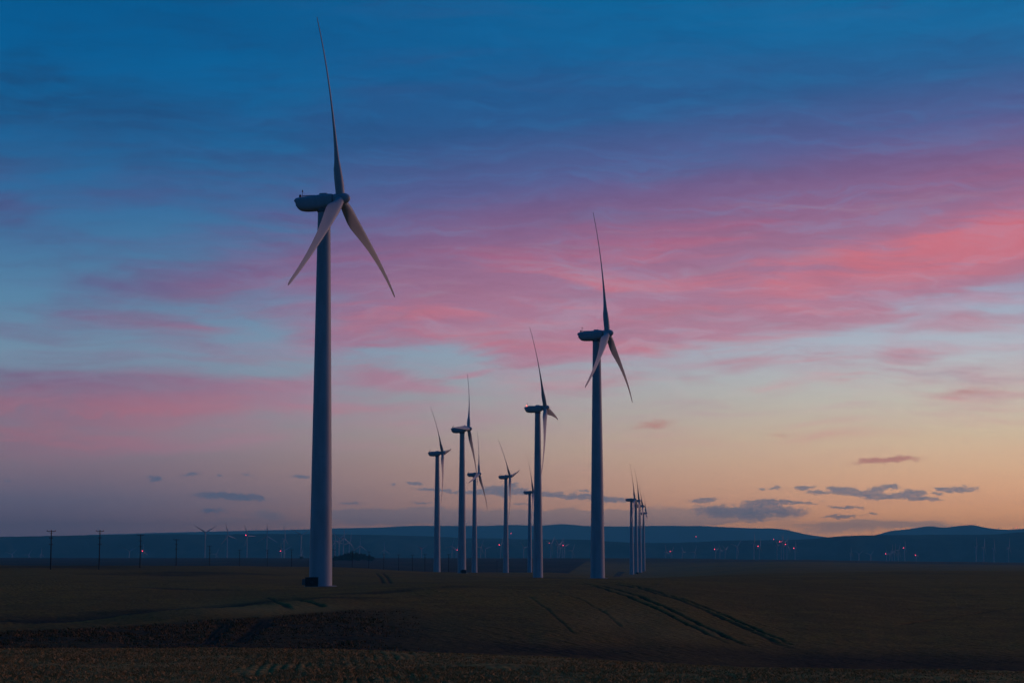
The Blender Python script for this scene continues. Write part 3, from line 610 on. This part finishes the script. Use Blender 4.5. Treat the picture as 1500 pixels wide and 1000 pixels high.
def top_at(x):
    a = [s for s in NST]; return HUB + np.interp(x, [s[0] for s in a], [s[2] for s in a])
ME['roof_hatch'] = MB().box((-0.05, 0, top_at(-0.05) + 0.06), (1.7, 1.5, 0.34), 0.9).build('roof_hatch')
ME['roof_rail'] = MB().box((-3.2, 0.75, top_at(-3.2) + 0.02), (2.9, 0.10, 0.16)).box((-3.2, -0.75, top_at(-3.2) + 0.02), (2.9, 0.10, 0.16)).build('roof_rail')
ME['weather_mast'] = MB().tube((-4.95, 0.25, top_at(-4.95) - 0.1), (-4.95, 0.25, top_at(-4.95) + 1.75), 0.055, 0.04).box((-4.95, 0.25, top_at(-4.95) + 1.35), (0.22, 0.22, 0.3)).build('weather_mast')
ME['warning_light'] = MB().lathe([(0.22, -0.25), (0.26, 0.0), (0.26, 0.32), (0.18, 0.46), (0.03, 0.5)], 14).build('warning_light', True, 50)
ME['cooler_vent'] = MB().box((-5.92, 0, HUB - 0.95), (0.16, 1.7, 0.5)).build('cooler_vent')
ME['yaw_ring'] = MB().lathe([(1.30, HUB - 2.75), (1.44, HUB - 2.6), (1.44, HUB - 2.0)], 40).build('yaw_ring', True, 40)
ME['flange'] = MB().lathe([(2.07, -0.10), (2.10, -0.08), (2.10, 0.08), (2.06, 0.10)], 48).build('flange', True, 40)
ME['door'] = MB().box((0, 0, 1.3), (0.12, 0.9, 2.0)).build('door')
ME['foundation'] = MB().lathe([(3.3, -3.0), (3.3, 0.12), (3.2, 0.18)], 40).build('foundation', True, 40)
for k, m_ in (('tower', M_TOWER), ('nacelle', M_NAC), ('hub', M_NAC), ('nose_cone', M_NAC), ('blade', M_BLADE), ('roof_hatch', M_NAC), ('roof_rail', M_GREY), ('weather_mast', M_DARK),
              ('cooler_vent', M_DARK), ('yaw_ring', M_GREY), ('flange', M_TOWER), ('door', M_GREY), ('foundation', M_CONC)):
    ME[k].materials.append(m_)
ME_LIT = ME['warning_light'].copy(); ME_LIT.materials.append(M_REDN); ME['warning_light'].materials.append(M_OFF)
def turbine(base, yaw, phase, label, bs=1.0, lit=False):
    root = link('wind_turbine', None); root.location = base; root.rotation_euler = (0, 0, -R(yaw))
    tag(root, label, 'wind turbine', 'large wind turbines in the field')
    link('foundation', ME['foundation'], None, root)
    tw = link('tower', ME['tower'], None, root)
    dr = link('door', ME['door'], None, tw); dr.rotation_euler = (0, 0, R(60)); dr.location = (2.33 * math.cos(R(60)), 2.33 * math.sin(R(60)), 0)
    for z in (26.5, 52.5):
        fl = link('flange', ME['flange'], None, tw); fl.location = (0, 0, z); s = (2.34 - 1.04 * ((z - 2) / (HUB - 4.3)) ** 1.05 + 0.012) / 2.10; fl.scale = (s, s, 1)
    link('yaw_ring', ME['yaw_ring'], None, root)
    nc = link('nacelle', ME['nacelle'], None, root)
    for k in ('roof_hatch', 'roof_rail', 'weather_mast', 'cooler_vent'): link(k, ME[k], None, nc)
    wl = link('warning_light', ME_LIT if lit else ME['warning_light'], None, nc); wl.location = (-5.3, -0.1, top_at(-5.3) + 0.15)
    if lit: wl['label'] = 'lit red aviation beacon'
    hb = link('hub', ME['hub'], None, root); link('nose_cone', ME['nose_cone'], None, hb)
    for k in range(3):
        a = R(phase + 120 * k); b = U_ * math.cos(a) + H_ * math.sin(a); t = N_.cross(b)
        m = Matrix((t, N_, b)).transposed()               # columns: chord, axis, span
        bl = link('blade', ME['blade'], None, root)
        bl.matrix_local = Matrix.Translation(HC0) @ m.to_4x4() @ Matrix.Diagonal((-1 if m.determinant() < 0 else 1, 1, bs, 1))
    return root
TURB = [  # base x, y, z (relative to the eye), yaw, phase, label, blade scale, lit
 (-39.14, 421.57, -5.97, 15.1, 114.9, 'nearest and largest white turbine, standing left of centre beside a dark box', 1.0, False),
 (27.88, 670.83, -6.85, 15.4, -0.4, 'second largest turbine, right of centre, one long blade straight up', 1.06, False),
 (12.13, 964.33, -10.16, 10.8, 94.2, 'mid-sized turbine with a lit red beacon on its nacelle', 1.06, True),
 (-27.84, 1143.41, -8.66, 9.2, 27.5, 'turbine with one blade lying back over its nacelle toward the viewer', 0.95, False),
 (-50.3, 1380.35, -10.46, 9.8, 82.6, 'leftmost of the middle-distance turbines, blade tilted up left', 0.96, False),
 (-30.49, 1673.48, -12.68, 11.5, 17.0, 'turbine directly behind the blade tip of the turbine with the laid-back blade', 1.0, False),
 (-5.11, 1715.23, -13.0, 14.6, 79.6, 'lone middle-distance turbine left of the red-beacon turbine', 1.0, False),
 (17.67, 2051.19, -15.54, 10.4, 99.0, 'small turbine half hidden behind the tower of the red-beacon turbine', 1.04, False),
 (125.12, 2152.7, -20.21, 13.2, 111.9, 'leftmost and nearest of the four bunched turbines right of centre', 1.0, False),
 (136.43, 2263.24, -18.64, 7.0, 98.4, 'second from left of the four bunched turbines right of centre', 1.0, False),
 (154.13, 2481.51, -17.99, 12.0, 91.0, 'third from left of the four bunched turbines right of centre', 0.85, False),
 (181.18, 2833.78, -20.07, 8.0, 113.8, 'rightmost and smallest of the four bunched turbines right of centre', 0.74, False),
]
for (x, y, z, yw, ph, lb, bs, lit) in TURB:
    turbine((x, y, min(EYE + z, float(ground_h(x, y)))), yw, ph, lb, bs, lit)

# ------------------------------------------------------------------ transformer boxes at tower feet
def transformer(px, py, d, w, label, rz=0.0):
    r = ray(px, py); x, y = r[0] * d, r[1] * d
    root = link('transformer_box', None); root.location = (x, y, float(ground_h(x, y))); root.rotation_euler = (0, 0, rz); root.scale = (w / 2.6,) * 3
    tag(root, label, 'transformer', 'transformer boxes at the tower feet')
    link('plinth', MB().box((0, 0, -0.15), (3.0, 2.3, 0.5)).build('plinth'), M_CONC, root)
    link('cabinet', MB().box((0, 0, 0.92), (2.5, 1.9, 1.64)).build('cabinet'), M_BOX, root)
    link('lid', MB().box((0, 0, 1.81), (2.62, 2.02, 0.14), 0.96).build('lid'), M_BOX, root)
    for s in (-1, 1):
        dr = link('door', MB().box((s * 0.61, -0.97, 0.92), (1.16, 0.05, 1.5)).build('door'), M_BOX, root)
        link('handle', MB().box((s * 0.12, -1.02, 0.95), (0.05, 0.06, 0.3)).build('handle'), M_GREY, dr)
    for k in range(7):
        link('cooling_fin', MB().box((-1.56, -0.78 + 0.26 * k, 0.95), (0.6, 0.05, 1.15)).build('cooling_fin'), M_GREY, root)
    return root
transformer(456.5, 858, 417.0, 2.7, 'dark metal transformer box at the foot of the largest turbine', R(6))
transformer(679.5, 838, 1136.0, 2.7, 'small dark transformer box at the foot of the turbine with the laid-back blade')
transformer(933.5, 840, 2258.0, 2.6, 'tiny dark transformer box between the bunched turbine towers')

# ------------------------------------------------------------------ power poles
POLES = [(74, 776, 834.3, 12), (145, 776, 829.6, 12), (205, 782, 828.2, 12), (258, 789, 828.6, 12), (307, 798.5, 828.6, 11.5), (351, 804.5, 828.6, 11), (391.5, 805, 828.8, 11.5), (427, 804, 829.5, 12),
         (489, 804, 830.3, 12), (516, 806, 831, 12), (540, 807, 831.3, 12), (562, 811, 832, 11), (584, 811.5, 832.5, 11), (604, 812, 835, 12), (622.5, 811, 836, 12), (657, 811, 836.5, 12), (728, 821, 835, 10)]
PL = ['tall dark utility pole nearest the left edge of the picture', 'second dark utility pole from the left edge', 'third dark utility pole from the left, beside a red-lit far turbine', 'fourth dark utility pole from the left edge',
      'fifth dark utility pole from the left edge', 'sixth dark utility pole from the left edge', 'seventh dark utility pole from the left edge', 'last utility pole left of the largest tower',
      'first utility pole right of the largest tower, before the dark trees', 'thin utility pole in front of the right half of the dark trees', 'thin utility pole just right of the dark trees', 'fourth thin pole right of the largest tower',
      'fifth thin pole right of the largest tower', 'sixth thin pole right of the largest tower', 'thin pole just left of the leftmost middle-distance tower', 'thin pole between the two leftmost middle-distance towers', 'faint thin pole just left of the lone middle-distance turbine']
def pole_meshes():
    a = MB().tube((0, 0, -1.5), (0, 0, 12), 0.19, 0.12, 10).build('shaft', True, 50)
    b = MB().box((0, -0.17, 0), (2.3, 0.14, 0.16)).build('crossarm')
    c = MB().lathe([(0.05, 0), (0.09, 0.08), (0.05, 0.14), (0.08, 0.22), (0.02, 0.28)], 8).build('insulator', True)
    d = MB().box((0, -0.17, 0), (1.0, 0.13, 0.14)).build('lower_crossarm')
    e = MB().tube((0.95, -0.17, 0.0), (0.1, -0.12, -0.75), 0.025, 0.025, 6).tube((-0.95, -0.17, 0.0), (-0.1, -0.12, -0.75), 0.025, 0.025, 6).build('brace')
    for m_, q in ((a, M_WOOD), (b, M_WOOD), (c, M_INS), (d, M_WOOD), (e, M_DARK)): m_.materials.append(q)
    return a, b, c, d, e
pa, pb, pc, pd_, pe = pole_meshes()
for (px, yt, yb, h), lb in zip(POLES, PL):
    d = h * FPX / (yb - yt)
    r = ray(px, yb); x, y = r[0] * d, r[1] * d
    root = link('utility_pole', None); z = float(ground_h(x, y)); ztop = EYE + ray(px, yt)[2] * d
    root.location = (x, y, z); s = max(0.8, min(1.35, (ztop - z) / 12.0)); root.scale = (1.15, 1.15, s); root.rotation_euler = (0, R(random.uniform(-0.6, 1.0)), R(random.uniform(5, 20)))
    tag(root, lb, 'utility pole', 'power line poles across the field')
    link('shaft', pa, None, root)
    for zz, me_ in ((11.7, pb), (9.6, pd_), (7.6, pd_)):
        c = link('crossarm', me_, None, root, (0, 0, zz))
        for q in ((-1.0, 0, 1.0) if me_ is pb else (-0.42, 0.42)):
            link('insulator', pc, None, c, (q, -0.17, 0.07))
    link('brace', pe, None, root, (0, 0, 11.7))

# ------------------------------------------------------------------ clump of dark trees
def tree(px, py, d, h, w, label):
    r = ray(px, py); x, y = r[0] * d, r[1] * d
    root = link('windbreak_tree', None); root.location = (x, y, float(ground_h(x, y)) - 0.3); tag(root, label, 'tree', 'dark trees on the plain')
    mb = MB().tube((0, 0, -0.5), (0.2, 0, h * 0.45), 0.35, 0.2, 7)
    for k in range(5):
        a = 2 * math.pi * k / 5 + random.random(); mb.tube((0.1, 0, h * (0.2 + 0.05 * k)), (math.cos(a) * w * 0.3, math.sin(a) * w * 0.3, h * (0.5 + 0.06 * k)), 0.14, 0.04, 5)
    link('trunk', mb.build('trunk', True), M_WOOD, root)
    n = 2400; cl = rng.normal(0, 1, (26, 3)); cl /= np.linalg.norm(cl, axis=1)[:, None]; cl *= rng.uniform(0.35, 0.85, (26, 1))
    c = cl[rng.integers(0, 26, n)] + rng.normal(0, 0.17, (n, 3))
    C = np.stack([c[:, 0] * w / 2, c[:, 1] * w / 2, h * 0.52 + c[:, 2] * h * 0.48], 1); C[:, 2] = np.maximum(C[:, 2], 0.3)
    u = rng.normal(0, 1, (n, 3)); u /= np.linalg.norm(u, axis=1)[:, None]; v = np.cross(u, rng.normal(0, 1, (n, 3))); v /= np.linalg.norm(v, axis=1)[:, None]
    s = rng.uniform(0.4, 0.95, (n, 1))
    V = np.stack([C - u * s, C - v * s * 0.6, C + u * s, C + v * s * 0.6], 1).reshape(-1, 3); b = np.arange(n) * 4
    link('crown', mesh_np('crown', V, np.stack([b, b + 1, b + 2, b + 3], 1), False), M_LEAF, root)
TREES = [(492, 818.5, 8, 10), (499, 819, 10, 13), (506, 819, 12, 13), (513, 819.3, 14, 14), (520, 819.3, 14, 14), (527, 819.3, 13, 13), (534, 819.2, 11, 12), (540, 818.6, 9.5, 10), (545, 818, 7, 8), (509, 819.6, 9, 12), (524, 819.6, 9.5, 12)]
TL = ['leftmost small tree of the dark clump beside the largest tower', 'second tree from the left in the dark clump', 'third tree from the left in the dark clump', 'tall tree left of the middle of the dark clump', 'tallest tree in the middle of the dark clump',
      'tall tree right of the middle of the dark clump', 'third tree from the right end of the dark clump', 'second tree from the right end of the dark clump', 'low rightmost tree tapering off the dark clump', 'low front tree in the left half of the dark clump', 'low front tree in the right half of the dark clump']
for (px, py, h, w), lb in zip(TREES, TL): tree(px, py, 3450 + random.uniform(-25, 25), h * 1.05, w * 1.1, lb)
tree(441.5, 815.5, 4200, 5.5, 8, 'tiny lone bush left of the largest tower on the plain edge')

# ------------------------------------------------------------------ far turbines across the valley and on the ridges
def far_mesh(phase):
    mb = MB().lathe([(2.3, -6), (2.2, 0), (1.3, HUB - 1.5)], 8)
    mb.box((-1.6, 0, HUB), (9.5, 3.2, 3.2))
    mb.loft([[(3.1 + a, r * math.cos(2 * math.pi * k / 8), HUB + r * math.sin(2 * math.pi * k / 8)) for k in range(8)] for a, r in ((0, 1.3), (1.4, 1.2), (2.2, 0.3))])
    for k in range(3):
        a = R(phase + 120 * k); b = Vector((0, math.sin(a), math.cos(a))); t = Vector((0.45, math.cos(a) * 0.9, -math.sin(a) * 0.9)); n = b.cross(t)
        rr = []
        for r_, c_ in ((1.0, 1.0), (7.0, 1.7), (20, 1.1), (38.5, 0.25)):
            o = Vector((3.8 - 1.5 * (r_ / RB) ** 2, 0, HUB)) + b * r_
            rr.append([o - t * c_, o - n * c_ * 0.3, o + t * c_, o + n * c_ * 0.3])
        mb.loft(rr)
    me = mb.build('distant_wind_turbine', False); me.materials.append(M_TOWER); return me
FM = {p: far_mesh(p) for p in range(0, 120, 15)}
ME_FB = MB().lathe([(0.7, 0), (1.0, 0.5), (1.0, 1.2), (0.6, 1.8), (0.1, 2.0)], 8).build('warning_light', True); ME_FB.materials.append(M_RED)
# x, hub y, yaw, phase, scale, lit, on ridge distance (0 = valley), label
FT = [
 (17.5, 811, 60, 45, .8, 0, 0, 'pale far turbine nearest the left edge, at the valley edge'),
 (42, 812, 55, 30, .8, 0, 0, 'pale far turbine left of the first utility pole, blades in a V'),
 (60, 811, 20, 0, .7, 0, 0, 'faint far turbine just left of the first utility pole'),
 (189.5, 807, 65, 60, .9, 0, 0, 'pale Y-bladed far turbine between second and third utility poles'),
 (209.5, 807.5, 35, 0, .8, 1, 0, 'far turbine with red beacon just right of the third utility pole'),
 (300.5, 779.5, 60, 60, 1, 0, 0, 'tall far turbine rising to the ridge line beside the fifth utility pole'),
 (316.5, 811, 40, 30, .9, 0, 0, 'half-hidden far turbine right of the fifth utility pole, blade up right'),
 (333, 784, 40, 105, 1, 0, 0, 'far turbine left of the sixth utility pole, tower showing in full'),
 (362, 784.5, 30, 90, 1, 1, 0, 'far turbine with dim red beacon right of the sixth utility pole'),
 (391, 785, 70, 0, 1, 0, 0, 'far turbine standing directly above the seventh utility pole'),
 (412, 807.5, 30, 105, .8, 1, 0, 'far turbine with bright red beacon left of the eighth utility pole'),
 (416, 789, 15, 0, 1, 0, 0, 'thin dark far turbine above the red beacon near the largest tower'),
 (416.8, 805.5, 60, 60, .9, 0, 0, 'pale Y-bladed far turbine beside the red beacon near the eighth pole'),
 (441, 783.5, 55, 60, 1, 0, 0, 'tall far turbine just left of the largest tower, blades in a V'),
 (442, 810.5, 30, 15, .7, 0, 0, 'low pale far turbine above the lone bush left of the largest tower'),
 (490.5, 791.5, 35, 105, 1, 0, 0, 'far turbine closest to the right side of the largest tower'),
 (496.5, 788, 55, 60, 1, 1, 0, 'far turbine with red beacon above the left end of the dark trees'),
 (503, 788, 40, 0, 1, 0, 0, 'far turbine behind the dark trees, right of the red beacon'),
 (511.5, 794, 35, 15, .95, 0, 0, 'far turbine above the middle of the dark trees'),
 (527, 799, 50, 0, .9, 0, 0, 'far turbine above the right end of the dark trees'),
 (562.5, 805, 50, 0, .85, 0, 0, 'pale far turbine right of the dark trees, standing alone'),
 (617.5, 803.5, 55, 60, .7, 1, 0, 'far turbine with red beacon left of the leftmost middle-distance tower'),
 (662, 799, 60, 15, .8, 0, 0, 'pale far turbine between the two leftmost middle-distance towers'),
 (668, 804.5, 25, 45, .7, 1, 0, 'far turbine with red beacon close left of the laid-back-blade tower'),
 (671, 806, 20, 90, .65, 1, 0, 'dim red-lit far turbine touching the laid-back-blade tower'),
 (704, 801, 40, 30, .7, 0, 0, 'faint far turbine just right of the third middle-distance tower'),
 (711, 803, 50, 75, .7, 0, 0, 'very faint far turbine between the third and fourth middle-distance towers'),
 (733, 798.5, 20, 30, .85, 1, 0, 'far turbine with red beacon left of the lone middle-distance tower'),
 (749, 781.5, 40, 30, .6, 1, 24300, 'red-lit far turbine high on the back hill, right of the lone turbine'),
 (767, 802, 40, 75, .8, 0, 0, 'faint far turbine left of the half-hidden small turbine'),
 (806.5, 796, 30, 45, 1, 1, 0, 'red-lit far turbine just right of the red-beacon turbine tower'),
 (816.5, 797.5, 30, 75, 1, 0, 0, 'pale far turbine left of the pair right of the red-beacon turbine'),
 (819, 799, 30, 45, 1, 0, 0, 'pale far turbine close behind another, right of the red-beacon turbine'),
 (823.5, 801, 30, 15, .95, 0, 0, 'thin far turbine left of the red-lit one midway between two big towers'),
 (826.5, 799.5, 30, 75, .95, 1, 0, 'red-lit far turbine midway between the two big right-hand towers'),
 (838, 806, 40, 30, .8, 0, 0, 'very faint far turbine left of the second largest tower'),
 (975, 808, 30, 105, .75, 0, 0, 'faint far turbine left of the red beacon right of the bunched turbines'),
 (983, 808, 30, 45, .75, 1, 0, 'first red-lit far turbine right of the four bunched turbines'),
 (999.5, 808, 30, 90, .75, 0, 0, 'faint far turbine right of the first red beacon past the bunched turbines'),
 (1017, 808, 40, 30, .8, 0, 0, 'faint far turbine below the dim red light on the back hill'),
 (1020, 786, 40, 0, .6, 1, 24300, 'dim red-lit far turbine on the back hill right of the bunched turbines'),
 (1048, 805, 30, 75, .8, 1, 0, 'second red-lit far turbine right of the four bunched turbines'),
 (1054.5, 806, 30, 90, .75, 0, 0, 'faint far turbine just right of the second red beacon'),
 (1062, 805, 30, 60, .8, 0, 0, 'faint far turbine left of the tall pale far turbine'),
 (1079, 800, 45, 45, .95, 0, 0, 'tall pale far turbine between the second and third red beacons on the right'),
 (1104, 795, 20, 0, 1, 0, 0, 'pale far turbine just left of the third red beacon on the right'),
 (1112, 800.5, 30, 15, .9, 1, 0, 'third red-lit far turbine right of the four bunched turbines'),
 (1133.5, 790, 40, 30, .6, 1, 24300, 'dim red-lit far turbine on the ridge left of the tight red-lit group'),
 (1138, 799, 30, 75, .85, 0, 0, 'faint leftmost far turbine of the tight red-lit group'),
 (1144, 794, 30, 30, 1, 1, 0, 'left red-lit far turbine of the tight group of towers'),
 (1147.5, 794, 30, 75, 1, 1, 0, 'middle red-lit far turbine of the tight group of towers'),
 (1152, 798, 40, 15, .95, 1, 0, 'right red-lit far turbine of the tight group of towers'),
 (1164.5, 803.5, 25, 0, .9, 1, 0, 'single bright red-lit far turbine right of the tight group'),
 (1246, 810, 30, 0, .75, 0, 0, 'faint far turbine left of the Y-bladed ones below the right ridge'),
 (1258, 811, 60, 60, .75, 0, 0, 'faint Y-bladed far turbine at the dark hill foot, right side'),
 (1275, 812, 60, 45, .75, 0, 0, 'lowest faint Y-bladed far turbine at the dark hill foot, right side'),
 (1298.5, 811.5, 30, 90, .7, 1, 0, 'low red-lit far turbine starting the row of five on the right'),
 (1303, 811, 40, 45, .75, 0, 0, 'small far turbine just right of the low red beacon in the right row'),
 (1306.5, 808, 30, 0, .8, 0, 0, 'third far turbine of the right row between two red beacons'),
 (1310, 807, 40, 15, .85, 0, 0, 'fourth far turbine of the right row between two red beacons'),
 (1315.5, 805.5, 40, 30, .9, 0, 0, 'last unlit far turbine before the brighter red beacon on the right'),
 (1325, 803, 25, 0, .9, 1, 0, 'far turbine with the brighter red beacon ending the right row'),
 (1342, 813.5, 35, 90, .7, 1, 0, 'lowest red-lit far turbine, right of the right row'),
 (1429.5, 800.5, 20, 0, 1, 0, 0, 'first of the four evenly spaced pale far turbines near the right edge'),
 (1440.5, 801, 30, 15, 1, 0, 0, 'second of the four evenly spaced pale far turbines near the right edge'),
 (1455.5, 803, 25, 0, 1, 0, 0, 'third of the four evenly spaced pale far turbines near the right edge'),
 (1477, 801.5, 35, 15, 1, 0, 0, 'last of the four evenly spaced pale far turbines near the right edge'),
 (15.5, 783, 20, 0, .8, 0, 18600, 'ridge-top turbine nearest the left edge of the picture'),
 (35.5, 782, 20, 15, .8, 0, 18600, 'second ridge-top turbine from the left edge'),
 (84, 781.5, 20, 0, .8, 0, 18600, 'ridge-top turbine just right of the first utility pole'),
 (92, 782, 30, 15, .7, 0, 18600, 'smaller ridge-top turbine right of the first utility pole'),
 (126, 780.5, 20, 0, .8, 0, 18600, 'ridge-top turbine left of the second utility pole'),
 (173.5, 779.5, 20, 0, .9, 0, 18600, 'taller ridge-top turbine between second and third utility poles'),
 (183.5, 780, 20, 0, .8, 0, 18600, 'ridge-top turbine left of the third utility pole top'),
 (225, 779, 30, 0, .7, 0, 18900, 'low ridge-top turbine between third and fourth utility poles'),
 (238, 776, 20, 0, .9, 0, 18900, 'taller ridge-top turbine left of the fourth utility pole'),
 (274, 777, 30, 60, .7, 0, 26600, 'ridge-top turbine right of the fourth utility pole'),
 (335, 775.5, 20, 0, .8, 0, 26600, 'ridge-top turbine above the sixth utility pole'),
 (375.5, 773.5, 20, 0, .9, 0, 26600, 'left one of a pair of ridge-top turbines near the seventh pole'),
 (379, 774.5, 20, 15, .8, 0, 26600, 'right one of a pair of ridge-top turbines near the seventh pole'),
 (390, 774, 20, 0, .8, 0, 26600, 'ridge-top turbine right of the pair near the seventh pole'),
 (416, 772, 20, 0, 1, 0, 26600, 'tallest ridge-top turbine left of the largest tower'),
 (437, 773, 20, 0, .8, 0, 26600, 'ridge-top turbine closest to the largest tower'),
 (1258, 782, 50, 60, .6, 0, 16500, 'left ridge-top turbine on the dark right ridge'),
 (1277, 779.5, 60, 60, .8, 0, 16500, 'largest ridge-top turbine on the dark right ridge'),
 (1296.5, 777, 60, 45, .6, 0, 25000, 'ridge-top turbine where the right far hill begins'),
 (1462.5, 773.5, 50, 60, .7, 0, 25600, 'ridge-top turbine right of the highest far hill'),
 (1485, 773.5, 50, 45, .7, 0, 25600, 'unlit ridge-top turbine near the right edge'),
 (1489.5, 772.5, 60, 60, .8, 1, 25600, 'red-lit ridge-top turbine near the right edge'),
]
for (px, py, yw, ph, s, lit, rd_, lb) in FT:
    r = ray(px, py)
    if rd_:
        d = rd_
    else:
        ds = np.linspace(5300, 10700, 1400)
        fz = EYE + r[2] * ds - ground_base(r[0] * ds, r[1] * ds) - HUB * s
        k = int(np.argmax(fz > 0)) if (fz > 0).any() else len(ds) - 1
        d = float(ds[k])
    z = EYE + r[2] * d - HUB * s
    o = link('distant_wind_turbine', FM[ph]); o.location = (r[0] * d, r[1] * d, z); o.rotation_euler = (0, 0, -R(yw)); o.scale = (s, s, s)
    tag(o, lb, 'wind turbine', 'far wind turbines across the valley')
    if lit:
        l = link('warning_light', ME_FB, None, o, (-4.6, 0, HUB + 1.6)); q = d / 8500 / s * 1.5; l.scale = (q, q, q)

# ------------------------------------------------------------------ haze
hz = link('haze', MB().box((0, 0, (HAZE_TOP - 120) / 2), (59000, 59000, HAZE_TOP + 120)).build('haze')); tag(hz, kind='stuff')
m = bpy.data.materials.new('evening_haze'); m.use_nodes = True; t = m.node_tree; t.nodes.clear()
pv = nd(t, 'ShaderNodeVolumePrincipled'); pv.inputs['Density'].default_value = HAZE_D; pv.inputs['Color'].default_value = HAZE_C + (1,); pv.inputs['Anisotropy'].default_value = 0.1
mo = nd(t, 'ShaderNodeOutputMaterial'); t.links.new(pv.outputs[0], mo.inputs['Volume']); hz.data.materials.append(m)
